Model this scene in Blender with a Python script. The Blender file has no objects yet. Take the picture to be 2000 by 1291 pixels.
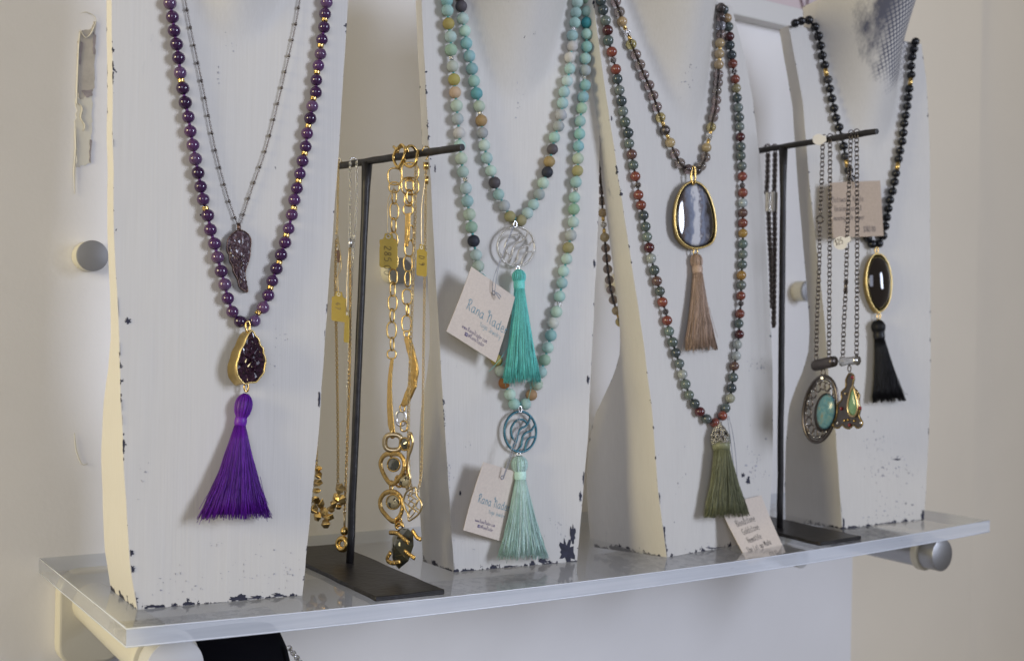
import bpy, bmesh, math, random
from mathutils import Vector, Matrix, noise as mnoise
V = Vector
random.seed(7)
S = bpy.context.scene
C = S.collection

# ------------------------------------------------------------------ camera
F = 2268.19                                  # focal length in photo pixels (2000 wide)
YAW, PITCH, ROLL = 0.58833, -0.00103, 0.01895
CAM = V((-0.23606, -1.13877, 0.21999))
L, D, T = 1.02914, 0.29265, 0.0142            # shelf length, depth, thickness
_f = V((math.sin(YAW)*math.cos(PITCH), math.cos(YAW)*math.cos(PITCH), math.sin(PITCH)))
_r = V((math.cos(YAW), -math.sin(YAW), 0)); _u = _r.cross(_f)
RT = math.cos(ROLL)*_r + math.sin(ROLL)*_u
UP = -math.sin(ROLL)*_r + math.cos(ROLL)*_u
FW = _f
cam = bpy.data.cameras.new('camera'); camo = bpy.data.objects.new('camera', cam); C.objects.link(camo)
camo.matrix_world = Matrix(((RT.x, UP.x, -FW.x, CAM.x), (RT.y, UP.y, -FW.y, CAM.y), (RT.z, UP.z, -FW.z, CAM.z), (0, 0, 0, 1)))
cam.sensor_width = 36; cam.sensor_fit = 'HORIZONTAL'; cam.lens = F*36/2000
cam.clip_start = 0.02; cam.clip_end = 60
cam.dof.use_dof = True; cam.dof.focus_distance = 1.0; cam.dof.aperture_fstop = 7.0
S.camera = camo

# ------------------------------------------------------------------ light
W = bpy.data.worlds.new('World'); S.world = W; W.use_nodes = True
bg = W.node_tree.nodes['Background']; bg.inputs[0].default_value = (1.0, 0.91, 0.81, 1); bg.inputs[1].default_value = 0.16
def area(name, loc, target, sx, sy, power, col):
    l = bpy.data.lights.new(name, 'AREA'); l.shape = 'RECTANGLE'; l.size = sx; l.size_y = sy; l.energy = power; l.color = col
    o = bpy.data.objects.new(name, l); C.objects.link(o); o.location = loc
    o.rotation_euler = (V(target)-V(loc)).to_track_quat('-Z', 'Y').to_euler()
    return o
KEY = area('window_light', (2.1, -3.2, 0.88), (-0.1, -0.2, 0.25), 0.8, 1.4, 22, (0.75, 0.82, 1.0)); KEY.data.spread = math.radians(85)
LAMP = area('room_lamp_light', (-2.3, -0.62, 0.70), (0.1, -0.1, 0.2), 0.9, 0.9, 58, (1.0, 0.865, 0.52))
KEY2 = area('window_light_far', (-1.75, -3.3, 0.95), (0.4, -0.1, 0.25), 1.6, 1.8, 36, (0.75, 0.80, 1.0))
S.view_settings.view_transform = 'Standard'; S.view_settings.look = 'None'
S.view_settings.exposure = -0.30; S.view_settings.gamma = 1.0
try: S.view_settings.use_curve_mapping = False
except Exception: pass
S.cycles.max_bounces = 10; S.cycles.transparent_max_bounces = 24
S.cycles.caustics_reflective = False; S.cycles.caustics_refractive = False

# ------------------------------------------------------------------ pixels to directions
def ray(x, y):
    return (FW*F + RT*(x-1000) - UP*(y-645.5)).normalized()
def on_plane(x, y, P, n):
    d = ray(x, y); return CAM + d*((P-CAM).dot(n)/d.dot(n))
def on_z(x, y, z): return on_plane(x, y, V((0, 0, z)), V((0, 0, 1)))
def on_wall(x, y, off=0): return on_plane(x, y, V((0, -off, 0)), V((0, 1, 0)))
def sag(x, y):
    u = min(max(x/L, 0), 1)
    return -.0095*4*u*(1-u)*(.25+.75*min(max(-y/D, 0), 1))
def on_shelf(x, y):
    z = 0
    for i in range(12):
        P = on_z(x, y, z); z = sag(P.x, P.y)
    return P
def m_per_px(P): return (P-CAM).dot(FW)/F

# ------------------------------------------------------------------ materials
MATS = {}
def nmat(name):
    m = bpy.data.materials.new(name); m.use_nodes = True
    nt = m.node_tree; b = nt.nodes['Principled BSDF']
    MATS[name] = m
    return m, nt, b
def N(nt, t, **kw):
    n = nt.nodes.new(t)
    for k, v in kw.items():
        if k.startswith('i_'):
            key = k[2:]; n.inputs[int(key) if key.isdigit() else key].default_value = v
        else: setattr(n, k, v)
    return n
def lk(nt, a, ao, b, bi): nt.links.new(a.outputs[ao], b.inputs[bi])
def ramp(nt, stops, interp='LINEAR'):
    r = N(nt, 'ShaderNodeValToRGB'); cr = r.color_ramp; cr.interpolation = interp
    while len(cr.elements) < len(stops): cr.elements.new(.5)
    for e, (p, c) in zip(cr.elements, stops):
        e.position = p; e.color = c if len(c) == 4 else (*c, 1)
    return r
def noise(nt, scale, detail=4, rough=.55, vec=None):
    n = N(nt, 'ShaderNodeTexNoise'); n.inputs['Scale'].default_value = scale
    n.inputs['Detail'].default_value = detail; n.inputs['Roughness'].default_value = rough
    if vec is not None: nt.links.new(vec, n.inputs['Vector'])
    return n
def objvec(nt, scale=(1, 1, 1)):
    t = N(nt, 'ShaderNodeTexCoord'); m = N(nt, 'ShaderNodeMapping'); m.inputs['Scale'].default_value = scale
    lk(nt, t, 'Object', m, 'Vector'); return m.outputs[0]
def bump(nt, b, src, strength, dist=.001):
    bp = N(nt, 'ShaderNodeBump'); bp.inputs['Strength'].default_value = strength; bp.inputs['Distance'].default_value = dist
    nt.links.new(src, bp.inputs['Height']); lk(nt, bp, 0, b, 'Normal')
def mix(nt, fac, a, b):
    m = N(nt, 'ShaderNodeMix', data_type='RGBA')
    for src, i in ((fac, 0), (a, 6), (b, 7)):
        if isinstance(src, (int, float)): m.inputs[i].default_value = src
        elif isinstance(src, tuple): m.inputs[i].default_value = (*src, 1)
        else: nt.links.new(src, m.inputs[i])
    return m.outputs[2]
def math_(nt, op, a, b=0.0, clamp=False):
    m = N(nt, 'ShaderNodeMath', operation=op, use_clamp=clamp)
    for i, s in enumerate((a, b)):
        if isinstance(s, (int, float)): m.inputs[i].default_value = s
        else: nt.links.new(s, m.inputs[i])
    return m.outputs[0]
def maprange(nt, v, a, b, c, d):
    m = N(nt, 'ShaderNodeMapRange'); nt.links.new(v, m.inputs[0])
    for i, x in enumerate((a, b, c, d)): m.inputs[i+1].default_value = x
    return m.outputs[0]

def simple(name, col, rough=.5, metal=0, bumps=None, vary=0.0, vscale=60, spec=.5):
    m, nt, b = nmat(name)
    b.inputs['Base Color'].default_value = (*col, 1); b.inputs['Roughness'].default_value = rough
    b.inputs['Metallic'].default_value = metal; b.inputs['Specular IOR Level'].default_value = spec
    if vary:
        n = noise(nt, vscale, 5, .6, objvec(nt))
        dark = tuple(c*(1-vary) for c in col); lite = tuple(min(1, c*(1+vary)) for c in col)
        r = ramp(nt, [(.3, dark), (.7, lite)]); lk(nt, n, 0, r, 0); lk(nt, r, 0, b, 'Base Color')
    if bumps:
        n = noise(nt, bumps[0], 4, .6, objvec(nt)); bump(nt, b, n.outputs[0], bumps[1], bumps[2])
    return m

def wall_mat(name, col):
    m, nt, b = nmat(name); vec = objvec(nt)
    n = noise(nt, 3.0, 6, .6, vec); r = ramp(nt, [(.3, tuple(c*.93 for c in col)), (.72, col)]); lk(nt, n, 0, r, 0)
    lk(nt, r, 0, b, 'Base Color'); b.inputs['Roughness'].default_value = .6
    b.inputs['Specular IOR Level'].default_value = .3
    n2 = noise(nt, 260, 3, .5, vec); n3 = noise(nt, 9, 3, .5, vec)
    s = math_(nt, 'ADD', math_(nt, 'MULTIPLY', n2.outputs[0], .25), n3.outputs[0])
    bump(nt, b, s, .32, .0012)
    return m
wall_mat('wall_paint', (.85, .835, .83))
wall_mat('beige_paint', (.86, .77, .62))
simple('ledge_paint', (.66, .65, .63), .45, bumps=(60, .1, .001))
simple('old_plaster', (.50, .46, .40), .9, bumps=(160, .5, .001), vary=.18, vscale=60)
simple('torn_paint', (.70, .67, .58), .7, bumps=(120, .2, .0005))
simple('stain_grey', (.33, .29, .29), .85, vary=.25, vscale=140)

def bust_mat(name, halftone=None):
    m, nt, b = nmat(name)
    vec = objvec(nt)
    streak = noise(nt, 1, 5, .6, objvec(nt, (620, 620, 12)))
    blot = noise(nt, 14, 5, .6, vec)
    c1 = ramp(nt, [(.25, (.615, .59, .545)), (.7, (.655, .63, .585))]); lk(nt, streak, 0, c1, 0)
    c2 = mix(nt, maprange(nt, blot.outputs[0], .5, .8, 0, .25), c1.outputs[0], (.57, .545, .505))
    # bluish smudges, rubbed patches
    sm = noise(nt, 22, 8, .72, objvec(nt, (1, 1, .45)))
    big = noise(nt, 5.0, 2, .5, vec)
    smf = math_(nt, 'MULTIPLY', maprange(nt, sm.outputs[0], .60, .68, 0, .7), maprange(nt, big.outputs[0], .50, .58, 0, 1))
    streak2 = noise(nt, 1, 3, .7, objvec(nt, (700, 700, 25)))
    smf = math_(nt, 'MULTIPLY', smf, maprange(nt, streak2.outputs[0], .42, .56, 0, 1))
    c3 = mix(nt, smf, c2, (.20, .21, .27))
    # chips concentrated along edges
    at = N(nt, 'ShaderNodeAttribute', attribute_name='edge')
    ch = noise(nt, 95, 5, .65, vec); ch2 = noise(nt, 11, 2, .5, objvec(nt, (1, 1, 1)))
    thr = maprange(nt, at.outputs['Fac'], 0.0, .0055, .545, .80)
    thr2 = math_(nt, 'ADD', thr, maprange(nt, ch2.outputs[0], .35, .65, .13, -.03))
    chip = maprange(nt, math_(nt, 'SUBTRACT', ch.outputs[0], thr2), 0, .012, 0, 1)
    # lower border gets more wear
    atb = N(nt, 'ShaderNodeAttribute', attribute_name='base')
    thb = math_(nt, 'ADD', maprange(nt, atb.outputs['Fac'], 0, .011, .45, .80), maprange(nt, ch2.outputs[0], .35, .6, .10, -.02))
    chipb = maprange(nt, math_(nt, 'SUBTRACT', ch.outputs[0], thb), 0, .012, 0, 1)
    chip = math_(nt, 'MAXIMUM', chip, chipb)
    speck = noise(nt, 120, 3, .6, objvec(nt, (1, 1, .6)))
    chip = math_(nt, 'MAXIMUM', chip, maprange(nt, speck.outputs[0], .775, .79, 0, .8), True)
    c4 = mix(nt, chip, c3, (.022, .022, .04))
    if halftone:
        ctr, rad = halftone
        tc = N(nt, 'ShaderNodeTexCoord'); sub = N(nt, 'ShaderNodeVectorMath', operation='SUBTRACT'); sub.inputs[1].default_value = ctr
        lk(nt, tc, 'Object', sub, 0)
        mp = N(nt, 'ShaderNodeMapping'); mp.inputs['Scale'].default_value = (1/rad[0], 1/rad[1], 1/rad[2]); lk(nt, sub, 0, mp, 0)
        ln = N(nt, 'ShaderNodeVectorMath', operation='LENGTH'); lk(nt, mp, 0, ln, 0)
        rag = noise(nt, 26, 5, .7, objvec(nt, (1.6, 1, .5)))
        dist = math_(nt, 'ADD', ln.outputs['Value'], maprange(nt, rag.outputs[0], .3, .7, -.18, .18))
        body = maprange(nt, dist, .78, 1.0, 1, 0)
        mp2 = N(nt, 'ShaderNodeMapping'); mp2.inputs['Rotation'].default_value = (0, math.radians(35), 0); mp2.inputs['Scale'].default_value = (640, 0, 640)
        lk(nt, tc, 'Object', mp2, 0)
        sx = N(nt, 'ShaderNodeSeparateXYZ'); lk(nt, mp2, 0, sx, 0)
        w = math_(nt, 'MULTIPLY', math_(nt, 'SINE', sx.outputs[0]), math_(nt, 'SINE', sx.outputs[2]))
        dots = maprange(nt, math_(nt, 'ABSOLUTE', w), .30, .45, 0, 1)
        sxo = N(nt, 'ShaderNodeSeparateXYZ'); lk(nt, sub, 0, sxo, 0)
        right = maprange(nt, sxo.outputs[0], -.050, -.026, 0, .9)      # solid on one side, printed dots on the other
        ink = math_(nt, 'MULTIPLY', body, math_(nt, 'SUBTRACT', 1, math_(nt, 'MULTIPLY', dots, right)))
        c4 = mix(nt, math_(nt, 'MULTIPLY', ink, .9), c4, (.042, .05, .095))
    nt.links.new(c4, b.inputs['Base Color'])
    b.inputs['Roughness'].default_value = .55; b.inputs['Specular IOR Level'].default_value = .35
    hgt = math_(nt, 'SUBTRACT', math_(nt, 'MULTIPLY', streak.outputs[0], .5), math_(nt, 'MULTIPLY', chip, .6))
    bump(nt, b, hgt, .35, .0008)
    return m
bust_mat('chalk_paint')

def ocol(name, rough=.2, trans=0, noise_amt=.25, nscale=150, spec=.5, coat=0, ior=1.5, dark=None, sub=0):
    """stone or thread whose hue is each object's own colour"""
    m, nt, b = nmat(name)
    oi = N(nt, 'ShaderNodeObjectInfo'); vec = objvec(nt)
    add = N(nt, 'ShaderNodeVectorMath', operation='ADD'); nt.links.new(vec, add.inputs[0])
    sc = N(nt, 'ShaderNodeMath', operation='MULTIPLY'); sc.inputs[1].default_value = 50; lk(nt, oi, 'Random', sc, 0); lk(nt, sc, 0, add, 1)
    n = noise(nt, nscale, 4, .6, add.outputs[0])
    f = maprange(nt, n.outputs[0], .35, .7, 0, 1)
    dk = N(nt, 'ShaderNodeVectorMath', operation='MULTIPLY'); dk.inputs[1].default_value = dark or (1-noise_amt,)*3
    lk(nt, oi, 'Color', dk, 0)
    c = mix(nt, f, oi.outputs['Color'], dk.outputs[0])
    nt.links.new(c, b.inputs['Base Color'])
    b.inputs['Roughness'].default_value = rough; b.inputs['Transmission Weight'].default_value = trans
    b.inputs['IOR'].default_value = ior; b.inputs['Specular IOR Level'].default_value = spec
    b.inputs['Coat Weight'].default_value = coat; b.inputs['Coat Roughness'].default_value = .08
    if sub:
        b.inputs['Subsurface Weight'].default_value = sub; b.inputs['Subsurface Radius'].default_value = (.004, .004, .004); b.inputs['Subsurface Scale'].default_value = .5
    return m
ocol('polished_stone', .16, noise_amt=.45, nscale=190, coat=.35)
ocol('amethyst', .08, trans=.35, noise_amt=.5, nscale=110, coat=.3)
ocol('matte_stone', .55, noise_amt=.18, nscale=160, spec=.3)
ocol('clear_quartz', .05, trans=.88, noise_amt=.15, nscale=60)
ocol('black_stone', .14, noise_amt=.3, nscale=200)
ocol('silk', .45, noise_amt=.32, nscale=900, spec=.4)
ocol('cord', .7, noise_amt=.2, nscale=300)

def metal(name, col, rough, bumps=None, vary=.12, vs=200):
    return simple(name, col, rough, 1.0, bumps, vary, vs)
metal('gold', (.72, .49, .17), .20, (500, .15, .0003))
metal('matte_gold', (.74, .55, .22), .38, (350, .35, .0004))
metal('hammered_gold', (.66, .44, .16), .26, (330, .9, .0012))
metal('pale_gold', (.66, .52, .30), .3, (900, .4, .0003))
metal('silver', (.78, .77, .75), .22, (500, .3, .0003))
metal('gunmetal', (.16, .14, .13), .35, (500, .3, .0003))
metal('bronze_dark', (.17, .11, .09), .4, (500, .3, .0003))
metal('antique_gold', (.36, .26, .12), .35, (500, .3, .0003))
metal('satin_steel', (.40, .40, .41), .42, vary=.04)
simple('cream_plastic', (.62, .59, .50), .4)
simple('pale_cap', (.56, .555, .55), .45); simple('grey_cap', (.27, .27, .28), .45, .2)
simple('blackened_iron', (.022, .020, .020), .42, .35, (160, .5, .001), .4, 90)
simple('card_paper', (.69, .60, .51), .85, bumps=(700, .25, .0002), vary=.06, vscale=420, spec=.2)
simple('kraft_card', (.50, .40, .31), .85, bumps=(700, .25, .0002), vary=.08, vscale=420, spec=.2)
simple('white_label', (.80, .80, .84), .7)
simple('brass_foil', (.42, .32, .075), .42, .6, (300, .15, .0004))
simple('ink_teal', (.08, .27, .36), .7); simple('ink_pale_teal', (.20, .38, .45), .7)
simple('ink_purple', (.10, .07, .19), .7); simple('ink_black', (.045, .04, .04), .7); simple('ink_grey', (.16, .13, .12), .7)
simple('grey_thread', (.36, .37, .42), .6)
simple('velvet', (.004, .004, .006), .95, spec=.1)
simple('scuff', (.40, .395, .42), .75, vary=.35, vscale=200)
simple('chip_dark', (.022, .022, .042), .7, bumps=(300, .5, .0006), vary=.5, vscale=160)
simple('pink_print', (.62, .52, .53), .7); simple('print_stroke', (.16, .10, .14), .7)
m, nt, b = nmat('druzy'); vec = objvec(nt)
n = noise(nt, 420, 3, .6, vec); r = ramp(nt, [(.35, (.012, .004, .011)), (.6, (.035, .011, .028)), (.74, (.12, .05, .08))]); lk(nt, n, 0, r, 0); lk(nt, r, 0, b, 'Base Color')
b.inputs['Roughness'].default_value = .1; b.inputs['Coat Weight'].default_value = .6
m, nt, b = nmat('druzy_mauve'); vec = objvec(nt)
n = noise(nt, 500, 3, .6, vec); r = ramp(nt, [(.3, (.03, .017, .022)), (.55, (.085, .05, .062)), (.76, (.26, .19, .22))]); lk(nt, n, 0, r, 0); lk(nt, r, 0, b, 'Base Color')
b.inputs['Roughness'].default_value = .22
m, nt, b = nmat('banded_agate'); vec = objvec(nt)
sx = N(nt, 'ShaderNodeSeparateXYZ'); nt.links.new(vec, sx.inputs[0]); nz = noise(nt, 120, 5, .65, objvec(nt, (1, 1, .6)))
fx = math_(nt, 'ADD', math_(nt, 'MULTIPLY', sx.outputs[0], 21.0), maprange(nt, nz.outputs[0], .3, .7, .39, .61))
r = ramp(nt, [(.02, (.04, .03, .028)), (.14, (.12, .10, .10)), (.24, (.17, .19, .25)), (.36, (.24, .27, .36)), (.44, (.62, .62, .64)), (.57, (.66, .66, .68)), (.64, (.16, .15, .18)), (.70, (.24, .27, .35)), (.86, (.12, .12, .15)), (.95, (.02, .016, .014))]); nt.links.new(fx, r.inputs[0]); lk(nt, r, 0, b, 'Base Color')
b.inputs['Roughness'].default_value = .06; b.inputs['Coat Weight'].default_value = 1; b.inputs['Coat Roughness'].default_value = .02
m, nt, b = nmat('black_agate'); b.inputs['Base Color'].default_value = (.012, .008, .007, 1); b.inputs['Roughness'].default_value = .04; b.inputs['Coat Weight'].default_value = 1; b.inputs['Coat Roughness'].default_value = .02
m, nt, b = nmat('turquoise'); vec = objvec(nt)
n = noise(nt, 190, 5, .65, vec); r = ramp(nt, [(.3, (.09, .19, .22)), (.5, (.13, .31, .37)), (.62, (.22, .30, .27)), (.75, (.30, .22, .13))]); lk(nt, n, 0, r, 0); lk(nt, r, 0, b, 'Base Color'); b.inputs['Roughness'].default_value = .18
simple('chrysoprase', (.20, .36, .22), .15, vary=.15, vscale=200)
m, nt, b = nmat('spotted_jasper'); vec = objvec(nt)
n = noise(nt, 330, 2, .5, vec); r = ramp(nt, [(.50, (.42, .37, .25)), (.57, (.02, .02, .02))], 'CONSTANT'); lk(nt, n, 0, r, 0); lk(nt, r, 0, b, 'Base Color'); b.inputs['Roughness'].default_value = .15
m, nt, b = nmat('smoky_crystal'); b.inputs['Base Color'].default_value = (.10, .10, .075, 1); b.inputs['Roughness'].default_value = .03; b.inputs['Metallic'].default_value = .55; b.inputs['Coat Weight'].default_value = 1; b.inputs['Coat Roughness'].default_value = .02
simple('red_stone', (.22, .02, .03), .1)
simple('blue_crystal', (.16, .42, .56), .12, .3); simple('blue_frame', (.05, .14, .20), .3, .5); simple('pale_silver', (.80, .78, .76), .3, .7, (900, .5, .0004))

# clear acrylic: straight-through transmission plus Fresnel-like sheen
m, nt, b = nmat('clear_acrylic'); nt.nodes.remove(b)
tr = N(nt, 'ShaderNodeBsdfTransparent'); tr.inputs[0].default_value = (.90, .91, .925, 1)
gl = N(nt, 'ShaderNodeBsdfGlossy'); gl.inputs['Roughness'].default_value = .03; gl.inputs[0].default_value = (1, 1, 1, 1)
lw = N(nt, 'ShaderNodeLayerWeight'); lw.inputs[0].default_value = .5
p5 = math_(nt, 'POWER', lw.outputs['Facing'], 5.6)
sm = noise(nt, 7, 5, .7, objvec(nt, (1, 2.5, 1)))
fac = math_(nt, 'ADD', math_(nt, 'MULTIPLY', p5, .93), .035)
mx = N(nt, 'ShaderNodeMixShader'); nt.links.new(fac, mx.inputs[0]); lk(nt, tr, 0, mx, 1); lk(nt, gl, 0, mx, 2)
df = N(nt, 'ShaderNodeBsdfDiffuse'); df.inputs[0].default_value = (.7, .72, .76, 1)
mx2 = N(nt, 'ShaderNodeMixShader'); nt.links.new(maprange(nt, sm.outputs[0], .45, .8, .004, .022), mx2.inputs[0]); lk(nt, mx, 0, mx2, 1); lk(nt, df, 0, mx2, 2)
lk(nt, mx2, 0, nt.nodes['Material Output'], 0)
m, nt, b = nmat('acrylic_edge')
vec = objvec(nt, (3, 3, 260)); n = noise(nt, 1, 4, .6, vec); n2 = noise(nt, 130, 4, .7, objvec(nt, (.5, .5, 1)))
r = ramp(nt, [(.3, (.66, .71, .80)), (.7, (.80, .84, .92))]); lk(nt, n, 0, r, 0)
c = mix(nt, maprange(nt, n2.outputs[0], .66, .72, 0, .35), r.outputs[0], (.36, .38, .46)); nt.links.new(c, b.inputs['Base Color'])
b.inputs['Roughness'].default_value = .22; b.inputs['Alpha'].default_value = .62
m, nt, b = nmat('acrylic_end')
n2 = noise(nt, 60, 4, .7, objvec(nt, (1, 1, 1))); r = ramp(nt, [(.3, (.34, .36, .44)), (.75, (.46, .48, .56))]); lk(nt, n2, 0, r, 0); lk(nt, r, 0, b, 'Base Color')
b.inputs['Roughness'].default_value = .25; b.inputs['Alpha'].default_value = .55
m, nt, b = nmat('acrylic_highlight'); b.inputs['Base Color'].default_value = (.80, .84, .92, 1); b.inputs['Roughness'].default_value = .2; b.inputs['Alpha'].default_value = .8  # pale colour that paints in the shelf's edge highlights
M = MATS

# ------------------------------------------------------------------ mesh helpers
class MB:
    def __init__(s): s.v = []; s.f = []
    def add(s, vs, fs):
        o = len(s.v); s.v.extend([V(p) for p in vs]); s.f.extend([tuple(i+o for i in f) for f in fs]); return s
    def build(s, name, mat, parent=None, smooth=True, color=None, stuff=False):
        me = bpy.data.meshes.new(name)
        n = max(1, len(s.v)); c = V((sum(p.x for p in s.v)/n, sum(p.y for p in s.v)/n, sum(p.z for p in s.v)/n))
        me.from_pydata([p-c for p in s.v], [], s.f); me.update()
        bm = bmesh.new(); bm.from_mesh(me); bmesh.ops.recalc_face_normals(bm, faces=bm.faces); bm.to_mesh(me); bm.free()
        me.materials.append(M[mat])
        if smooth: me.polygons.foreach_set('use_smooth', [True]*len(me.polygons))
        o = bpy.data.objects.new(name, me); C.objects.link(o); o.location = c
        if color: o.color = (*color, 1)
        if parent: adopt(o, parent)
        if stuff: o['kind'] = 'stuff'
        return o
def adopt(o, parent):
    o.parent = parent
    o.matrix_parent_inverse = world_of(parent).inverted()
def world_of(o):
    w = Matrix.LocRotScale(o.location, o.rotation_euler.to_quaternion() if o.rotation_mode != 'QUATERNION' else o.rotation_quaternion, o.scale)
    if o.parent: return world_of(o.parent) @ o.matrix_parent_inverse @ w
    return w
def thing(name, loc, label, cat, group=None):
    e = bpy.data.objects.new(name, None); e.empty_display_size = .02; C.objects.link(e); e.location = loc
    return tag(e, label, cat, group)
def tag(o, label, cat, group=None):
    o['label'] = label; o['category'] = cat
    if group: o['group'] = group
    return o
def structure(o): o['kind'] = 'structure'; return o
def sharp(o, ang=35):
    me = o.data
    bm = bmesh.new(); bm.from_mesh(me)
    for e in bm.edges:
        if len(e.link_faces) == 2 and e.calc_face_angle(0) > math.radians(ang): e.smooth = False
    bm.to_mesh(me); bm.free(); return o
def bevel(o, w, seg=2, ang=40):
    md = o.modifiers.new('bevel', 'BEVEL'); md.width = w; md.segments = seg; md.limit_method = 'ANGLE'; md.angle_limit = math.radians(ang); return o

def frame_of(t):
    a = V((0, 0, 1)) if abs(t.z) < .9 else V((0, 1, 0))
    x = t.cross(a).normalized(); y = x.cross(t).normalized(); return x, y
def tube(mb, pts, rad, n=8, closed=False, flat=None):
    """swept tube; rad number or list; flat = (dir, ratio) squeezes it"""
    pts = [V(p) for p in pts]; m_ = len(pts); rings = []
    t0 = (pts[1]-pts[0]).normalized(); x, y = frame_of(t0)
    for i, p in enumerate(pts):
        if closed: t = (pts[(i+1) % m_]-pts[i-1]).normalized()
        else: t = (pts[min(i+1, m_-1)]-pts[max(i-1, 0)]).normalized()
        x = (x-t*x.dot(t))
        if x.length < 1e-9: x, _ = frame_of(t)
        x.normalize(); y = t.cross(x)
        r = rad[i] if isinstance(rad, (list, tuple)) else rad
        ring = []
        for k in range(n):
            a = 2*math.pi*k/n; d = x*math.cos(a)*r + y*math.sin(a)*r
            if flat: d = d - flat[0]*d.dot(flat[0])*(1-flat[1])
            ring.append(p+d)
        rings.append(ring)
    vs = [q for r_ in rings for q in r_]; fs = []
    for i in range(m_ if closed else m_-1):
        j = (i+1) % m_
        for k in range(n):
            fs.append((i*n+k, i*n+(k+1) % n, j*n+(k+1) % n, j*n+k))
    if not closed: fs.append(tuple(reversed(range(n)))); fs.append(tuple((m_-1)*n+k for k in range(n)))
    return mb.add(vs, fs)
def spline(pts, sub=6, closed=False):
    pts = [V(p) for p in pts]; out = []; n = len(pts)
    rng = range(n) if closed else range(n-1)
    for i in rng:
        p0 = pts[i-1] if (closed or i > 0) else pts[0]*2-pts[1]
        p1 = pts[i]; p2 = pts[(i+1) % n]
        p3 = pts[(i+2) % n] if (closed or i+2 < n) else p2*2-p1
        for k in range(sub):
            t = k/sub
            out.append(.5*((2*p1)+(p2-p0)*t+(2*p0-5*p1+4*p2-p3)*t*t+(3*p1-p0-3*p2+p3)*t**3))
    if not closed: out.append(pts[-1])
    return out
def lathe(mb, axis_pts, radii, n=16, ref=None):
    return tube(mb, axis_pts, list(radii), n)
def ball(mb, c, r, n=8, sq=1.0, ax=None):
    vs = []; fs = []; m_ = max(4, n//2+1)
    ax = ax or V((0, 0, 1)); x, y = frame_of(ax)
    for i in range(m_+1):
        ph = math.pi*i/m_
        for k in range(n):
            a = 2*math.pi*k/n; vs.append(V(c)+(x*math.cos(a)+y*math.sin(a))*r*math.sin(ph)+ax*r*sq*math.cos(ph))
    for i in range(m_):
        for k in range(n): fs.append((i*n+k, i*n+(k+1) % n, (i+1)*n+(k+1) % n, (i+1)*n+k))
    return mb.add(vs, fs)
def link(mb, c, tan, side, ln, wd, r, n=6, seg=16, bend=0):
    """one oval chain link lying in the plane of tan and side"""
    tan = V(tan).normalized(); side = V(side); side = (side-tan*side.dot(tan)).normalized()
    pts = []
    for k in range(seg):
        a = 2*math.pi*k/seg; ca, sa = math.cos(a), math.sin(a)
        e = .75
        pts.append(V(c)+tan*(ln/2*math.copysign(abs(ca)**e, ca))+side*(wd/2*math.copysign(abs(sa)**e, sa)))
    return tube(mb, pts, r, n, True)
def arclen(pts, step):
    out = [pts[0].copy()]; tans = [(pts[1]-pts[0]).normalized()]; acc = 0
    for a, b in zip(pts, pts[1:]):
        d = (b-a).length; t = step-acc
        while t <= d:
            out.append(a+(b-a)*(t/d)); tans.append((b-a).normalized()); t += step
        acc = (acc+d) % step if d+acc >= step else acc+d
        acc = d-(t-step) if t > step or acc < step else acc
    return out, tans
def resample(pts, step):
    out = []; tans = []; need = 0.0
    for a, b in zip(pts, pts[1:]):
        d = (b-a).length
        while need <= d:
            out.append(a+(b-a)*(need/d)); tans.append((b-a).normalized()); need += step
        need -= d
    return out, tans
def chain(mb, pts, ln, wd, r, view, seg=8, n=4, step=None):
    P, Tn = resample(pts, step or ln*.72)
    for i, (c, t) in enumerate(zip(P, Tn)):
        s1 = t.cross(view).normalized(); s2 = view
        s = s1 if i % 2 == 0 else (s2*.9+s1*.45)
        link(mb, c, t, s, ln, wd, r, n, seg)
    return mb
def slab(mb, outline, nrm, th):
    """prism: front outline pushed back by th along -nrm"""
    n = len(outline); vs = [V(p) for p in outline]+[V(p)-nrm*th for p in outline]
    fs = [tuple(range(n)), tuple(reversed(range(n, 2*n)))]
    for i in range(n): fs.append((i, n+i, n+(i+1) % n, (i+1) % n))
    return mb.add(vs, fs)
def dome(mb, outline, nrm, h, rings=6, flatness=2.2, jitter=0, rnd=None):
    c = sum((V(p) for p in outline), V())/len(outline); n = len(outline); vs = []; fs = []
    for i in range(rings):
        s = 1-i/rings
        z = h*(1-s**flatness)
        for p in outline:
            q = c+(V(p)-c)*s+nrm*z
            if jitter and i > 0: q += nrm*rnd.uniform(-jitter, jitter)+V((rnd.uniform(-jitter, jitter), 0, rnd.uniform(-jitter, jitter)))
            vs.append(q)
    vs.append(c+nrm*h)
    for i in range(rings-1):
        for k in range(n): fs.append((i*n+k, i*n+(k+1) % n, (i+1)*n+(k+1) % n, (i+1)*n+k))
    for k in range(n): fs.append(((rings-1)*n+k, (rings-1)*n+(k+1) % n, rings*n))
    fs.append(tuple(reversed(range(n))))
    return mb.add(vs, fs)
def box(mb, x0, x1, y0, y1, z0, z1):
    vs = [(x, y, z) for x in (x0, x1) for y in (y0, y1) for z in (z0, z1)]
    return mb.add(vs, [(0, 1, 3, 2), (4, 6, 7, 5), (0, 4, 5, 1), (2, 3, 7, 6), (0, 2, 6, 4), (1, 5, 7, 3)])

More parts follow.
